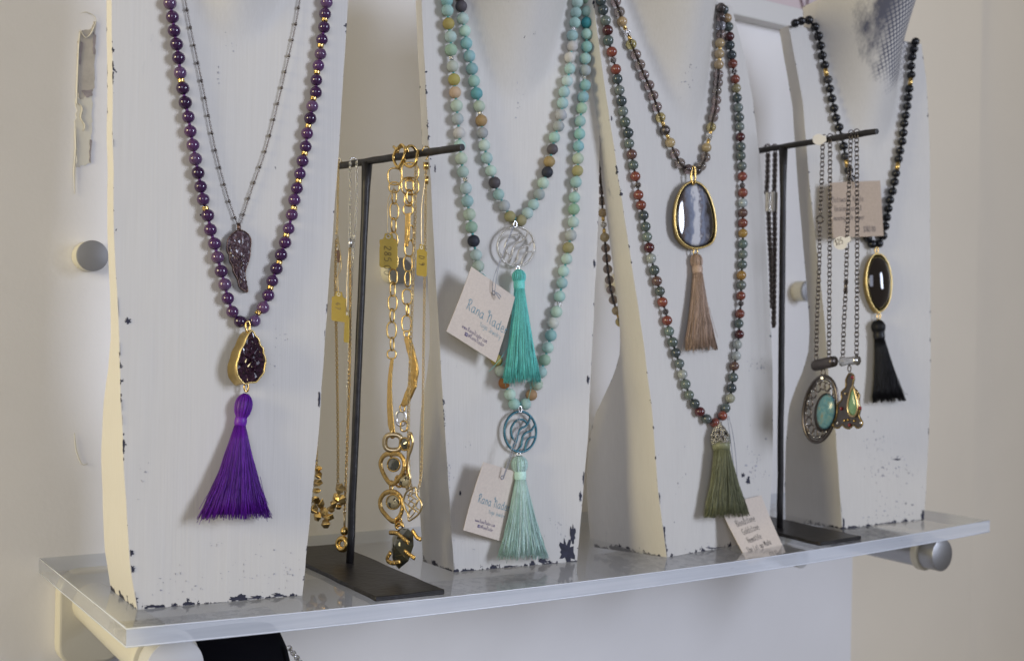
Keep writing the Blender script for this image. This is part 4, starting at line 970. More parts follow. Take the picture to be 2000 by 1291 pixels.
# ------------------------------------------------------------------ lettering: single stroke hand
GL = {
 'a': [[(.78, .8), (.5, 1), (.15, .8), (.05, .4), (.3, 0), (.6, .15), (.78, .6)], [(.8, 1), (.78, .3), (.95, 0)]],
 'b': [[(.1, 1.6), (.1, 0)], [(.1, .5), (.4, .95), (.75, .7), (.75, .25), (.4, 0), (.1, .15)]],
 'c': [[(.75, .85), (.4, 1), (.08, .6), (.15, .15), (.45, 0), (.75, .15)]],
 'd': [[(.76, .8), (.45, 1), (.1, .7), (.08, .3), (.35, 0), (.65, .2), (.78, .5)], [(.8, 1.65), (.78, .3), (.92, 0)]],
 'e': [[(.1, .5), (.72, .55), (.62, .9), (.35, 1), (.08, .6), (.15, .15), (.45, 0), (.8, .2)]],
 'g': [[(.76, .8), (.45, 1), (.1, .7), (.1, .35), (.4, .1), (.74, .4)], [(.78, 1), (.76, -.2), (.45, -.6), (.1, -.4)]],
 'h': [[(.1, 1.6), (.1, 0)], [(.1, .55), (.45, 1), (.68, .75), (.7, 0)]],
 'i': [[(.12, 1), (.1, 0)], [(.13, 1.35), (.14, 1.45)]],
 'l': [[(.12, 1.6), (.1, .15), (.2, 0)]],
 'm': [[(.1, 1), (.1, 0)], [(.1, .6), (.33, 1), (.48, .7), (.5, 0)], [(.5, .6), (.76, 1), (.92, .7), (.95, 0)]],
 'n': [[(.1, 1), (.1, 0)], [(.1, .55), (.45, 1), (.68, .75), (.7, 0)]],
 'o': [[(.4, 1), (.08, .7), (.1, .25), (.4, 0), (.72, .3), (.7, .75), (.4, 1)]],
 'p': [[(.1, 1), (.1, -.6)], [(.1, .6), (.4, 1), (.75, .7), (.7, .2), (.4, .05), (.1, .25)]],
 'r': [[(.1, 1), (.1, 0)], [(.1, .55), (.35, .95), (.6, .9)]],
 's': [[(.62, .85), (.35, 1), (.1, .75), (.35, .52), (.62, .3), (.4, 0), (.08, .12)]],
 't': [[(.3, 1.5), (.28, .2), (.45, 0), (.6, .1)], [(.05, 1), (.58, 1.02)]],
 'u': [[(.1, 1), (.1, .3), (.35, 0), (.65, .3)], [(.7, 1), (.7, .2), (.82, 0)]],
 'v': [[(.05, 1), (.35, 0), (.68, 1)]], 'w': [[(.05, 1), (.25, 0), (.48, .8), (.7, 0), (.92, 1)]],
 'y': [[(.08, 1), (.15, .4), (.4, .2), (.66, .5)], [(.72, 1), (.66, .1), (.45, -.55), (.1, -.5)]],
 'A': [[(.02, 0), (.45, 1.6), (.85, 0)], [(.18, .6), (.7, .6)]], 'B': [[(.1, 1.6), (.1, 0)], [(.1, 1.55), (.6, 1.5), (.62, 1.05), (.12, .85), (.75, .65), (.72, .1), (.1, 0)]],
 'G': [[(.85, 1.35), (.5, 1.6), (.1, 1.1), (.1, .4), (.45, 0), (.85, .25), (.86, .7), (.55, .7)]], 'H': [[(.1, 1.6), (.1, 0)], [(.75, 1.6), (.75, 0)], [(.1, .8), (.75, .85)]],
 'J': [[(.6, 1.6), (.6, .3), (.35, 0), (.05, .2)]], 'L': [[(.12, 1.6), (.1, 0), (.7, .05)]], 'M': [[(.08, 0), (.15, 1.6), (.5, .5), (.85, 1.6), (.95, 0)]],
 'N': [[(.3, 1.7), (.1, 2.0), (-.12, 1.85), (-.02, 1.6), (.25, 1.65), (.3, 1.2), (.28, 0)], [(.28, .9), (.5, 1.4), (.8, 1.5), (.95, 1.2), (.95, .3), (1.15, .0)]],
 'R': [[(.18, 1.65), (.12, 0)], [(-.12, 1.35), (.15, 1.75), (.6, 1.75), (.75, 1.35), (.5, .95), (.16, .85)], [(.35, .9), (.6, .4), (.9, 0)]],
 'T': [[(.0, 1.5), (.9, 1.6)], [(.45, 1.55), (.42, 0)]], 'Y': [[(.05, 1.6), (.4, .85), (.75, 1.6)], [(.4, .85), (.38, 0)]], 'D': [[(.1, 1.6), (.1, 0), (.6, .2), (.75, .8), (.55, 1.4), (.1, 1.6)]],
 '0': [[(.4, 1.6), (.08, 1.1), (.1, .4), (.4, 0), (.7, .5), (.68, 1.15), (.4, 1.6)]], '1': [[(.1, 1.3), (.3, 1.6), (.28, 0)]], '2': [[(.08, 1.25), (.35, 1.6), (.66, 1.3), (.5, .75), (.08, .05), (.75, .05)]],
 '4': [[(.5, 1.6), (.05, .6), (.75, .6)], [(.55, 1.0), (.52, 0)]], '5': [[(.68, 1.6), (.2, 1.58), (.14, .95), (.5, 1.0), (.72, .6), (.5, .08), (.08, .1)]], '7': [[(.05, 1.55), (.72, 1.6), (.3, 0)]],
 '8': [[(.4, .85), (.12, 1.2), (.4, 1.6), (.66, 1.25), (.4, .85), (.08, .4), (.4, 0), (.72, .4), (.4, .85)]], '9': [[(.65, 1.2), (.35, 1.6), (.1, 1.25), (.35, .9), (.65, 1.2), (.6, .4), (.4, 0)]],
 '$': [[(.65, 1.3), (.35, 1.5), (.1, 1.15), (.4, .8), (.66, .45), (.4, .1), (.08, .25)], [(.38, 1.75), (.36, -.15)]], '.': [[(.1, .0), (.14, .1)]],
 '&': [[(.75, .1), (.25, 1.1), (.4, 1.5), (.55, 1.2), (.1, .4), (.3, 0), (.7, .6)]],
 '@': [[(.62, .95), (.4, .9), (.35, .5), (.6, .45), (.68, .95), (.78, .45), (.95, .8), (.75, 1.3), (.3, 1.3), (.05, .8), (.2, .2), (.7, .05)]]}
def write(text, frame, x, y, size, wid, name, mat, parent, tilt=0, jit=.06, seed=1, squeeze=.78, up=.00025):
    """frame(a, b) -> point on the card, a and b in metres right/down"""
    rnd = random.Random(seed); mb = MB(); cx = x; c0, s0 = math.cos(tilt), math.sin(tilt)
    f0, nrm = frame
    for ch in text:
        if ch == ' ': cx += size*.55; continue
        mx_ = 0; dy = rnd.uniform(-jit, jit)
        for st in GL[ch]:
            P = []
            for p in spline([V((a, b, 0)) for a, b in st], 5 if len(st) > 2 else 1):
                a = cx+p.x*size*squeeze-x; b = -(p.y+dy)*size; P.append(f0(x+a*c0-b*s0, y+a*s0+b*c0)+nrm*up); mx_ = max(mx_, p.x)
            vs = []; fs = []
            for i, p in enumerate(P):
                t = (P[min(i+1, len(P)-1)]-P[max(i-1, 0)]).normalized(); s_ = t.cross(nrm)*wid/2; vs += [p-s_, p+s_]
            for i in range(len(P)-1): fs.append((2*i, 2*i+1, 2*i+3, 2*i+2))
            mb.add(vs, fs)
        cx += size*(mx_*squeeze+.24)
    return mb.build(name, mat, parent, False)

def card(name, corners, mat, label, cat, bow=0.0, th=.0005, group=None, hole=None):
    """corners TL, TR, BR, BL as points; returns thing and a frame in metres"""
    TL, TR, BR, BL = corners; n = (TR-TL).cross(BL-TL).normalized()
    if n.dot(CAM-TL) < 0: n = -n
    w = ((TR-TL).length+(BR-BL).length)/2; h = ((BL-TL).length+(BR-TR).length)/2
    def f0(a, b):
        s, t = a/w, b/h
        return (TL*(1-s)+TR*s)*(1-t)+(BL*(1-s)+BR*s)*t+n*(bow*4*t*(1-t))
    th_ = thing(name, TL, label, cat, group)
    N_ = 10; vs = []; fs = []
    for off in (0, -th):
        for j in range(N_+1):
            for i in range(N_+1): vs.append(f0(w*i/N_, h*j/N_)+n*off)
    q = (N_+1); o = q*q
    for j in range(N_):
        for i in range(N_):
            fs.append((j*q+i, (j+1)*q+i, (j+1)*q+i+1, j*q+i+1)); fs.append((o+j*q+i, o+j*q+i+1, o+(j+1)*q+i+1, o+(j+1)*q+i))
    for i in range(N_):
        for a, b_ in ((i, i+1), (N_*q+i+1, N_*q+i)): fs.append((a, b_, o+b_, o+a))
        for a, b_ in (((i+1)*q, i*q), (i*q+N_, (i+1)*q+N_)): fs.append((a, b_, o+b_, o+a))
    MB().add(vs, fs).build('card', mat, th_, False)
    return th_, (f0, n), w, h
def string(parent, pts, r=.00035, name='string', mat='grey_thread'):
    mb = MB(); tube(mb, spline(pts, 6), r, 5); return mb.build(name, mat, parent)

G_ = 'hang tags tied to the aqua strands'
for (cs, lab, bow, hole, seed, strs) in (
    ([b2.pt(921, 521, .022, False), b2.pt(1006, 580, .017, False), b2.pt(968, 708, .017, False), b2.pt(872, 647, .024, False)], 'tilted recycled paper hang tag beside the turquoise tassel', .001, (964, 572), 11,
     [[(1003, 440, .010), (988, 480, .019), (972, 530, .023), (966, 572, .0225)], [(1005, 440, .010), (985, 490, .017), (965, 540, .022), (962, 570, .0225)]]),
    ([b2.pt(945, 902, .018, False), b2.pt(1008, 921, .006, False), b2.pt(983, 1058, .006, False), b2.pt(905, 1035, .020, False)], 'paper hang tag half under the pale mint tassel', -.0015, (981, 932), 12,
     [[(1014, 801, .009), (1006, 850, .016), (995, 890, .018), (983, 932, .0145)], [(1016, 801, .009), (1010, 850, .016), (997, 895, .017), (984, 932, .0145)]])):
    t, fr, w, h = card('hang_tag', cs, 'card_paper', lab, 'hang tag', bow)
    k = w/.048
    write('Rana Nader', fr, w*.17, h*.57, .0046*k, .00046, 'lettering', 'ink_teal', t, seed=seed, squeeze=.82)
    write('Yoga Jewelry', fr, w*.50, h*.675, .0023*k, .00024, 'lettering', 'ink_pale_teal', t, seed=seed, jit=.01)
    write('www.RanaNader.com', fr, w*.22, h*.835, .0018*k, .00022, 'lettering', 'ink_purple', t, seed=seed, jit=0, squeeze=.72)
    write('@RanaNader', fr, w*.38, h*.905, .0018*k, .00022, 'lettering', 'ink_purple', t, seed=seed, jit=0, squeeze=.72)
    f0, n = fr; s_ = .0013*k; cx, cy = w*.335, h*.885
    slab(MB(), [f0(cx-s_, cy-s_)+n*.0004, f0(cx+s_, cy-s_)+n*.0004, f0(cx+s_, cy+s_)+n*.0004, f0(cx-s_, cy+s_)+n*.0004], n, .0003).build('camera_icon', 'ink_purple', t, False)
    tube(MB(), [f0(cx+s_*.5*math.cos(a*math.pi/5), cy+s_*.5*math.sin(a*math.pi/5))+n*.0006 for a in range(10)], .0002, 4, True).build('camera_icon_ring', 'white_label', t)
    H_ = on_plane(hole[0], hole[1], f0(w*.5, h*.1), n)
    tube(MB(), [H_+n*.0004+(f0(w, 0)-f0(0, 0)).normalized()*.0018*math.cos(a*math.pi/6)+(f0(0, h)-f0(0, 0)).normalized()*.0018*math.sin(a*math.pi/6) for a in range(12)], .0005, 5, True).build('hole_rim', 'grey_thread', t)
    for sp in strs: string(t, [b2.pt(x, y, o, False) for x, y, o in sp])
    if seed == 11: string(t, [b2.pt(966, 570, .0235, False), b2.pt(972, 578, .0245, False), b2.pt(976, 584, .024, False)], .0005); string(t, [b2.pt(966, 570, .0235, False), b2.pt(975, 575, .0245, False), b2.pt(978, 580, .024, False)], .0005)

t, fr, w, h = card('hang_tag', [b3.pt(1404, 986, .004, False), b3.pt(1487, 967, .004, False), b3.pt(1535, 1078, .030, False), b3.pt(1464, 1102, .034, False)], 'card_paper', 'handwritten cream tag resting on the shelf edge below the olive tassel', 'hang tag', -.001)
for i, (tx, x, sz) in enumerate([('Bloodstone', .17, 1), ('Goldstone', .22, 1), ('Hematite', .24, .95), ('The Let go Mala', .12, .9), ('$118.00', .58, .8)]):
    write(tx, fr, w*x, h*(.40+.145*i+(.02 if i == 4 else 0)), .0042*sz, .0004, 'handwriting', 'ink_black', t, tilt=-.05, seed=20+i)
for sp in ([(1421, 815, .008), (1427, 860, .014), (1436, 930, .016), (1447, 985, .010)], [(1423, 812, .008), (1432, 850, .012), (1438, 900, .016), (1441, 950, .014), (1448, 985, .010)]): string(t, [b3.pt(x, y, o, False) for x, y, o in sp])
t, fr, w, h = card('hang_tag', [b4.pt(1622, 357, .015, False), b4.pt(1719, 353, .010, False), b4.pt(1726, 461, .014, False), b4.pt(1627, 465, .020, False)], 'kraft_card', 'handwritten tan tag hanging in front of the black stone strand', 'hang tag')
for i, (tx, x) in enumerate([('Botswana Agate', .02), ('Healing past &', .05), ('moving with power', .03)]):
    write(tx, fr, w*x, h*(.36+.165*i), .0044 if i < 2 else .0040, .00045, 'handwriting', 'ink_grey', t, seed=30+i, squeeze=.80)
write('$180.00', fr, w*.60, h*.92, .0043, .0006, 'handwriting', 'ink_grey', t, seed=35)
string(t, [b4.pt(1660, 340, .009, False), b4.pt(1666, 350, .014, False), b4.pt(1672, 362, .016, False), b4.pt(1670, 368, .016, False)], .0007)

# ------------------------------------------------------------------ iron stands
def iron_stand(base, tip, ends, plate, label, seed):
    P = on_shelf(*base); zr = tip[2]
    Tp = on_z(tip[0], tip[1], zr); E = [on_z(x, y, zr) for x, y in ends]
    st = thing('iron_stand', P, label, 'jewelry stand', 'blackened iron T stands on the shelf')
    far, near = E; d = (near-far).normalized(); back = Tp-(near-Tp)*.85
    rnd = random.Random(seed)
    # base plate follows the shelf
    x0, x1, y0, y1 = plate; n = 12; vs = []; fs = []
    for i in range(4):
        for j in range(n+1):
            x = x0+(x1-x0)*i/3+rnd.uniform(-.0008, .0008)*(i in (0, 3)); y = y0+(y1-y0)*j/n
            vs.append(V((x, y, sag(x, y)+.0044+rnd.uniform(-.0005, .0004))))
    m_ = len(vs); vs += [V((p.x, p.y, sag(p.x, p.y)+.0003)) for p in vs]; q = n+1
    for i in range(3):
        for j in range(n):
            a = i*q+j; fs.append((a, a+q, a+q+1, a+1)); fs.append((m_+a, m_+a+1, m_+a+q+1, m_+a+q))
    for j in range(n):
        fs.append((j, j+1, m_+j+1, m_+j)); a = 3*q+j; fs.append((a+1, a, m_+a, m_+a+1))
    for i in range(3):
        a = i*q; fs.append((a+q, a, m_+a, m_+a+q)); a = i*q+n; fs.append((a, a+q, m_+a+q, m_+a))
    bevel(sharp(MB().add(vs, fs).build('base', 'blackened_iron', st)), .0008)
    mb = MB(); pp = [P+V((0, 0, .003))+(Tp-P)*(i/14) for i in range(15)]
    pp = [p+V((.0007*mnoise.noise(V((i*.7, seed, 0))), .0007*mnoise.noise(V((i*.7, seed, 5))), 0)) for i, p in enumerate(pp)]
    rr = [.0036*(1+.08*mnoise.noise(V((i*1.3, seed, 2)))) for i in range(15)]; rr[-1] = .0052; rr[-2] = .0042
    pp[-1] = Tp-V((0, 0, .001)); tube(mb, pp, rr, 10).build('post', 'blackened_iron', st)
    mb = MB(); n = 18; ln = (near-back).length
    pp = [back+(near-back)*(i/n)+V((0, 0, .0008*mnoise.noise(V((i*.8, seed, 9))))) for i in range(n+1)]
    tube(mb, pp, [.0034*(1+.10*mnoise.noise(V((i*1.1, seed, 4)))) for i in range(n)]+[.0030], 10); sharp(mb.build('rod', 'blackened_iron', st), 60)
    return st, far, near, Tp
st1, e1a, e1b, t1 = iron_stand((683, 1108), (717, 316, .374), [(662, 321), (903, 288)], (.2036, .2690, -.286, -.070), 'blackened iron T stand holding gold necklaces beside the amethyst bust', 1)
st2, e2a, e2b, t2 = iron_stand((1523, 1038), (1530, 287, .435), [(1487, 296), (1713, 257)], (.738, .806, -.284, -.090), 'blackened iron T stand holding dark chains beside the agate pendant bust', 2)
class Hang:
    """vertical plane through a rod"""
    def __init__(s, a, b): s.P = a; d = (b-a); d.z = 0; s.d = d.normalized(); n = V((s.d.y, -s.d.x, 0)); s.n = n if n.dot(CAM-a) > 0 else -n
    def pt(s, x, y, off=0.0, *a): return on_plane(x, y, s.P+s.n*off, s.n)
    @property
    def en(s): return s.n
H1 = Hang(e1a, e1b); H2 = Hang(e2a, e2b)
def over_rod(H, x, y, z_rod, r=.0055, n=7):
    """loop over the rod at photo pixel x"""
    c = H.pt(x, y, 0); up = V((0, 0, 1))
    return [c+H.n*r*math.cos(a)+up*r*math.sin(a) for a in [math.pi*i/(n-1) for i in range(n)]]

# --- chunky gold link necklace
nk = thing('gold_link_necklace', H1.pt(785, 305), 'chunky gold link necklace with hammered bars and smoky crystal drop', 'necklace')
G1 = lambda x, y, o=.006: H1.pt(x, y, o)
mp = m_per_px(G1(780, 600))
def big_link(cx, cy, ln, wd, face, mat='gold', r=.0008, tilt=0, off=.006, name='link'):
    t = (G1(cx+tilt, cy+10, off)-G1(cx, cy, off)).normalized()
    # face 1: seen broadside, 0: seen edge on
    sd = RT*math.cos(1.35*(1-face))+FW*math.sin(1.35*(1-face))
    mb = MB(); link(mb, G1(cx, cy, off), t, sd, ln*mp, wd*mp, r, 7, 18); return mb.build(name, mat, nk)
for cx, cy, ln, wd, fc in [(771, 345, 33, 27, .9), (770, 366, 20, 20, .9), (770, 385, 28, 16, .15), (770, 413, 32, 17, .9), (769, 440, 28, 16, .2), (768, 470, 32, 17, .9), (770, 480, 24, 14, .2), (769, 510, 30, 16, .8), (768, 541, 30, 16, .8), (767, 565, 28, 14, .3), (767, 592, 30, 17, .95), (766, 616, 26, 14, .2), (765, 645, 32, 18, .95), (766, 672, 26, 13, .15), (765, 692, 17, 17, .95)]:
    big_link(cx, cy, ln, wd, fc)
for cx, cy, ln, wd, fc in [(801, 336, 36, 33, .9), (800, 362, 24, 16, .8), (801, 364, 34, 34, .8), (800, 384, 26, 16, .3), (798, 391, 24, 16, .8), (797, 410, 20, 18, .9), (802, 455, 30, 14, .5), (799, 485, 32, 17, .8), (797, 515, 30, 17, .9), (796, 545, 30, 14, .4), (795, 580, 30, 18, .9), (796, 605, 24, 10, .1), (794, 632, 31, 18, .95), (794, 652, 12, 10, .9)]:
    big_link(cx, cy, ln, wd, fc, off=.004)
# hooks over the rod: lobster clasp and rings
mb = MB(); tube(mb, over_rod(H1, 787, 301, 0, .0066, 9)+[G1(777, 330, .007)], .0015, 8); tube(mb, spline([G1(769, 287, .006), G1(775, 291, .008), G1(784, 283, .004), G1(791, 292, .006), G1(788, 310, .008), G1(778, 326, .008), G1(771, 318, .008), G1(769, 305, .008), G1(775, 290, .008)], 5), .0013, 8); mb.build('clasp', 'gold', nk)
mb = MB(); tube(mb, over_rod(H1, 803, 299, 0, .0062, 9), .0014, 8); tube(mb, spline([G1(788, 312, .006), G1(792, 322, .007), G1(802, 326, .007), G1(812, 318, .007), G1(815, 305, .006), G1(817, 294, .004)], 5), .0014, 8); mb.build('clasp', 'gold', nk)
def bar(px, th, name='bar', mat='hammered_gold', off=.006, wob=.0):
    n = len(px)//2
    mb = MB(); slab(mb, [G1(x, y, off)+H1.n*random.uniform(-wob, wob) for x, y in px], H1.n, th); return bevel(mb.build(name, mat, nk, False), .0005)
bar([(762, 702), (768, 700), (765, 730), (764, 760), (766, 800), (771, 848), (763, 850), (757, 830), (755, 790), (756, 750), (759, 720)], .0012)
bar([(791, 418), (801, 415), (800, 450), (798, 470), (796, 482), (789, 483), (790, 450)], .0012, off=.0075)
bar(ragged([(788, 660), (797, 655), (806, 680), (813, 705), (815, 730), (811, 755), (800, 780), (794, 792), (786, 795), (782, 790), (787, 775), (797, 752), (800, 725), (798, 700), (793, 680)], .6, 5, 3), .0022, off=.007)
mb = MB(); link(mb, G1(783, 816), V((0, 0, 1)), RT, 28*mp, 18*mp, .0014, 8, 20); mb.build('link', 'silver', nk)
for cx, cy, ln, wd, fc in [(789, 832, 20, 14, .7), (767, 848, 14, 10, .4), (764, 884, 16, 8, .3), (764, 948, 18, 8, .3), (778, 1018, 18, 12, .8), (786, 797, 14, 10, .7)]: big_link(cx, cy, ln, wd, fc)
mb = MB(); link(mb, G1(768, 864), V((0, 0, 1)), RT, 31*mp, 33*mp, .0024, 8, 24); mb.build('link', 'pale_gold', nk)
def heart(px, r, mat='hammered_gold', off=.007):
    P = spline([G1(x, y, off) for x, y in px], 5, True); tube(MB(), P, r, 8, True, flat=(H1.n, .6)).build('link', mat, nk)
heart([(766, 886), (780, 887), (789, 900), (788, 918), (779, 935), (769, 944), (760, 942), (749, 925), (743, 906), (748, 892), (757, 886)], .0024)
heart([(768, 960), (780, 967), (786, 982), (784, 1000), (776, 1014), (766, 1017), (754, 1006), (744, 992), (743, 976), (752, 963)], .0024)
heart([(800, 850), (806, 862), (802, 880), (797, 895), (797, 915), (801, 935), (794, 950)], .0016, 'pale_gold', .004)
heart([(775, 930), (772, 945), (782, 950), (787, 935)], .0012, 'hammered_gold', .005)
def stone(cx, cy, rx, ry, mat, h=.004, off=.008, name='stone', set_mat='gold', smooth=True):
    P = [G1(cx+rx*math.cos(a*math.pi/10), cy+ry*math.sin(a*math.pi/10), off) for a in range(20)]
    o = dome(MB(), P, H1.n, h, 4 if not smooth else 6, 1.2 if not smooth else 2).build(name, mat, nk, smooth)
    c = sum(P, V())/20
    tube(MB(), [c+(p-c)*1.02 for p in P], .0008, 6, True).build('setting', set_mat, o)
    dome(MB(), P, -H1.n, h*.7, 4, 2).build('stone_back', mat, o, smooth)
stone(769, 907, 12, 13, 'smoky_crystal', .0028, smooth=False); stone(768, 980, 13, 14, 'spotted_jasper'); stone(790, 867, 9, 12, 'smoky_crystal', .003, .005, smooth=False); stone(790, 938, 11, 13, 'spotted_jasper', .004, .004)
# smoky crystal drop in gold claws
px = [(783, 1031), (797, 1032), (807, 1042), (808, 1065), (798, 1095), (779, 1111), (768, 1098), (764, 1075), (766, 1050), (774, 1037)]
P = [G1(x, y, .006) for x, y in px]
cr = MB(); dome(cr, P, H1.n, .008, 3, 1.3); dome(cr, P, -H1.n, .006, 2, 1.3); co = cr.build('crystal_drop', 'smoky_crystal', nk, False)
for cl in ([(761, 1040), (775, 1041), (786, 1050), (798, 1060)], [(790, 1075), (800, 1083), (810, 1090)], [(763, 1078), (756, 1092), (766, 1099), (782, 1097)], [(805, 1035), (815, 1050), (822, 1053)]):
    tube(MB(), spline([G1(x, y, .0145) for x, y in cl], 5), .0021, 7, flat=(H1.n, .5)).build('claw', 'hammered_gold', co)
tube(MB(), spline([G1(777, 1033, .006), G1(774, 1025, .007), G1(783, 1020, .007), G1(788, 1030, .006)], 4), .0016, 7).build('bail', 'hammered_gold', nk)

# --- fine gold chain with filigree leaf
nk = thing('gold_leaf_necklace', H1.pt(832, 305), 'fine gold chain with open filigree leaf pendant on the iron stand', 'necklace')
mb = MB()
chain(mb, spline([G1(832, 330, .005), G1(830, 500, .005), G1(827, 700, .005), G1(824, 900, .005), G1(818, 952, .006), G1(811, 968, .008)], 10), .0028, .002, .0004, H1.n, 6, 3)
chain(mb, spline([G1(816, 297, .004), G1(812, 330, .003), G1(810, 450, .002), G1(803, 650, .009), G1(798, 800, .009), G1(799, 920, .002), G1(805, 962, .007)], 10), .0032, .0024, .00045, H1.n, 6, 3)
mb.build('chain', 'pale_gold', nk, stuff=True)
tube(MB(), over_rod(H1, 833, 297, 0, .0048, 9)+[G1(832, 312, .006)], .0006, 6).build('loop', 'gold', nk)
tube(MB(), [G1(832, 318, .006), G1(832, 331, .006)], .0024, 10).build('tube_clasp', 'gold', nk); tube(MB(), [G1(834, 345, .006), G1(833, 360, .006)], .0016, 8).build('tube_clasp', 'gold', nk)
leaf = [(812, 952), (814, 966), (822, 978), (824, 990), (817, 1004), (806, 1013), (798, 1016), (797, 1004), (791, 992), (788, 978), (793, 962), (802, 955)]
lf = tube(MB(), spline([G1(x, y, .010) for x, y in leaf], 4, True), .0009, 6, True).build('leaf', 'pale_gold', nk)
for px in ([(802, 957), (798, 975), (810, 985), (800, 1000), (800, 1012)], [(795, 966), (808, 972), (798, 985), (810, 998), (802, 1010)], [(812, 960), (803, 968), (815, 978), (806, 990), (816, 1000)], [(790, 980), (800, 992), (796, 1006)], [(818, 975), (812, 990), (820, 996)]):
    tube(MB(), spline([G1(x, y, .010) for x, y in px], 5), .0006, 5).build('filigree', 'pale_gold', lf)

# --- antique gold cluster and thin two tone chain, mostly beside the post
nk = thing('gold_cluster_necklace', H1.pt(660, 318), 'antique gold chain with chunky folded gold links beside the bust edge', 'necklace')
mb = MB(); chain(mb, spline([G1(661, 314, .004), G1(659, 430, .003), G1(657, 460, .003)], 8), .0026, .0017, .0004, H1.n, 6, 3); mb.build('chain', 'pale_gold', nk, stuff=True)
mb = MB(); chain(mb, spline([G1(657, 470, .003), G1(655, 560, .003), G1(658, 700, .003), G1(660, 850, .003), G1(660, 948, .003)], 10), .0031, .0022, .00048, H1.n, 6, 4); mb.build('chain', 'antique_gold', nk, stuff=True)
mb = MB(); chain(mb, spline([G1(634, 320, -.002), G1(626, 600, 0), G1(620, 800, .003), G1(618, 912, .003)], 8), .0030, .0021, .00045, H1.n, 6, 4); mb.build('chain', 'antique_gold', nk, stuff=True)
rnd = random.Random(5)
nug = [(621, 915, 11, 8), (622, 928, 9, 12), (620, 943, 12, 10), (619, 958, 11, 9), (616, 975, 12, 12), (613, 995, 11, 14), (620, 1008, 9, 12), (627, 985, 9, 14), (633, 1000, 12, 14), (640, 1010, 14, 10), (647, 995, 10, 10), (652, 985, 9, 12), (658, 972, 11, 14), (664, 955, 12, 14), (668, 975, 9, 16), (661, 990, 8, 10), (636, 1024, 12, 14)]
for i, (x, y, w, h) in enumerate(nug):
    a0 = rnd.uniform(0, 3); pts = []
    for k in range(6):
        a = a0+2*math.pi*k/6; q = rnd.uniform(.75, 1.15); pts.append(G1(x+w/2*q*math.cos(a)*1.75, y+h/2*q*math.sin(a)*1.65, .004+rnd.uniform(-.002, .003)))
    mb = MB(); dome(mb, pts, H1.n, .003, 2, 1.2); dome(mb, pts, -H1.n, .003, 2, 1.2); bevel(mb.build('gold_nugget', 'antique_gold' if i % 3 else 'gold', nk, False), .0004)
tube(MB(), over_rod(H1, 660, 318, 0, .0042, 7), .0006, 5).build('loop', 'pale_gold', nk)
nk = thing('gold_ring_necklace', H1.pt(690, 314), 'thin silver and gold chain with small gold ball and ring drop', 'necklace')
mb = MB(); chain(mb, spline([G1(684, 316, .005), G1(684, 400, .005), G1(683, 468, .005)], 8), .0030, .0022, .00042, H1.n, 6, 3); chain(mb, spline([G1(697, 314, .004), G1(695, 420, .003), G1(689, 500, .003), G1(681, 700, .002), G1(676, 900, .002), G1(673, 1003, .002)], 10), .0028, .002, .0004, H1.n, 6, 3); mb.build('chain', 'silver', nk, stuff=True)
mb = MB(); chain(mb, spline([G1(683, 484, .005), G1(684, 600, .005), G1(682, 760, .004), G1(677, 900, .004), G1(673, 1003, .004)], 10), .0029, .0021, .00042, H1.n, 6, 3); mb.build('chain', 'gold', nk, stuff=True)
tube(MB(), over_rod(H1, 690, 317, 0, .0042, 9), .0005, 5).build('loop', 'silver', nk); tube(MB(), [G1(684, 466, .006), G1(684, 484, .006)], .0018, 8).build('clasp', 'silver', nk)
tube(MB(), [G1(673, 1003, .004), G1(673, 1029, .004)], .0011, 8).build('bar', 'pale_gold', nk)
ball(MB(), G1(673, 1037, .004), 9*mp, 16).build('ball', 'gold', nk)
tube(MB(), [G1(669+9*math.cos(a*math.pi/10), 1062+11*math.sin(a*math.pi/10), .004) for a in range(20)], .0027, 10, True).build('ring', 'gold', nk)

def foil(px, nm, label, txt, H, off, mat='brass_foil', ink='ink_black', sz=.004, strs=(), edge=False):
    TL, TR, BR, BL = [H.pt(x, y, off) for x, y in px]
    c = (TL+TR+BR+BL)/4; t = thing(nm, TL, label, 'price tag'); n = (TR-TL).cross(BL-TL).normalized(); n = n if n.dot(CAM-TL) > 0 else -n
    def B_(a, b): return (TL*(1-a)+TR*a)*(1-b)+(BL*(1-a)+BR*a)*b
    out = [(.30, .0), (.70, .0), (.74, .10), (.80, .17), (.98, .20), (1, .27), (.97, .36), (1, .45), (1, .95), (.93, 1), (.07, 1), (0, .95), (0, .45), (.03, .36), (0, .27), (.02, .20), (.20, .17), (.26, .10)]
    slab(MB(), [B_(a, b) for a, b in out], n, .0004).build('tag_plate', mat, t, False)
    tube(MB(), [B_(.5+.11*math.cos(a*math.pi/6), .09+.05*math.sin(a*math.pi/6))+n*.0001 for a in range(12)], .0004, 5, True).build('hole_rim', 'white_label', t)
    if txt:
        w = (BL-TL).length
        f = lambda a, b: B_(1-b/((TR-TL).length), a/w)+V((0, 0, 0))
        write(txt, (f, n), w*.36, (TR-TL).length*.72, sz, .0005, 'price', ink, t, jit=.02)
    for sp in strs: string(t, [H.pt(x, y, o) for x, y, o in sp], .0003, mat='pale_gold')
    return t
foil([(741, 455), (777, 458), (775, 526), (741, 522)], 'price_tag', 'gold foil price tag on the chunky link chain marked 285.00', '285.00', H1, .0125, strs=([(770, 366, .008), (758, 390, .011), (757, 430, .012), (757, 460, .013)], [(770, 368, .008), (763, 390, .011), (758, 405, .012), (757, 462, .013)]), sz=.0062)
foil([(814, 476), (834, 480), (833, 541), (813, 538)], 'price_tag', 'dull gold price tag on the fine leaf chain', 'D 9', H1, .010, strs=([(831, 345, .007), (824, 400, .010), (823, 450, .010), (824, 482, .0105)],), sz=.0042)
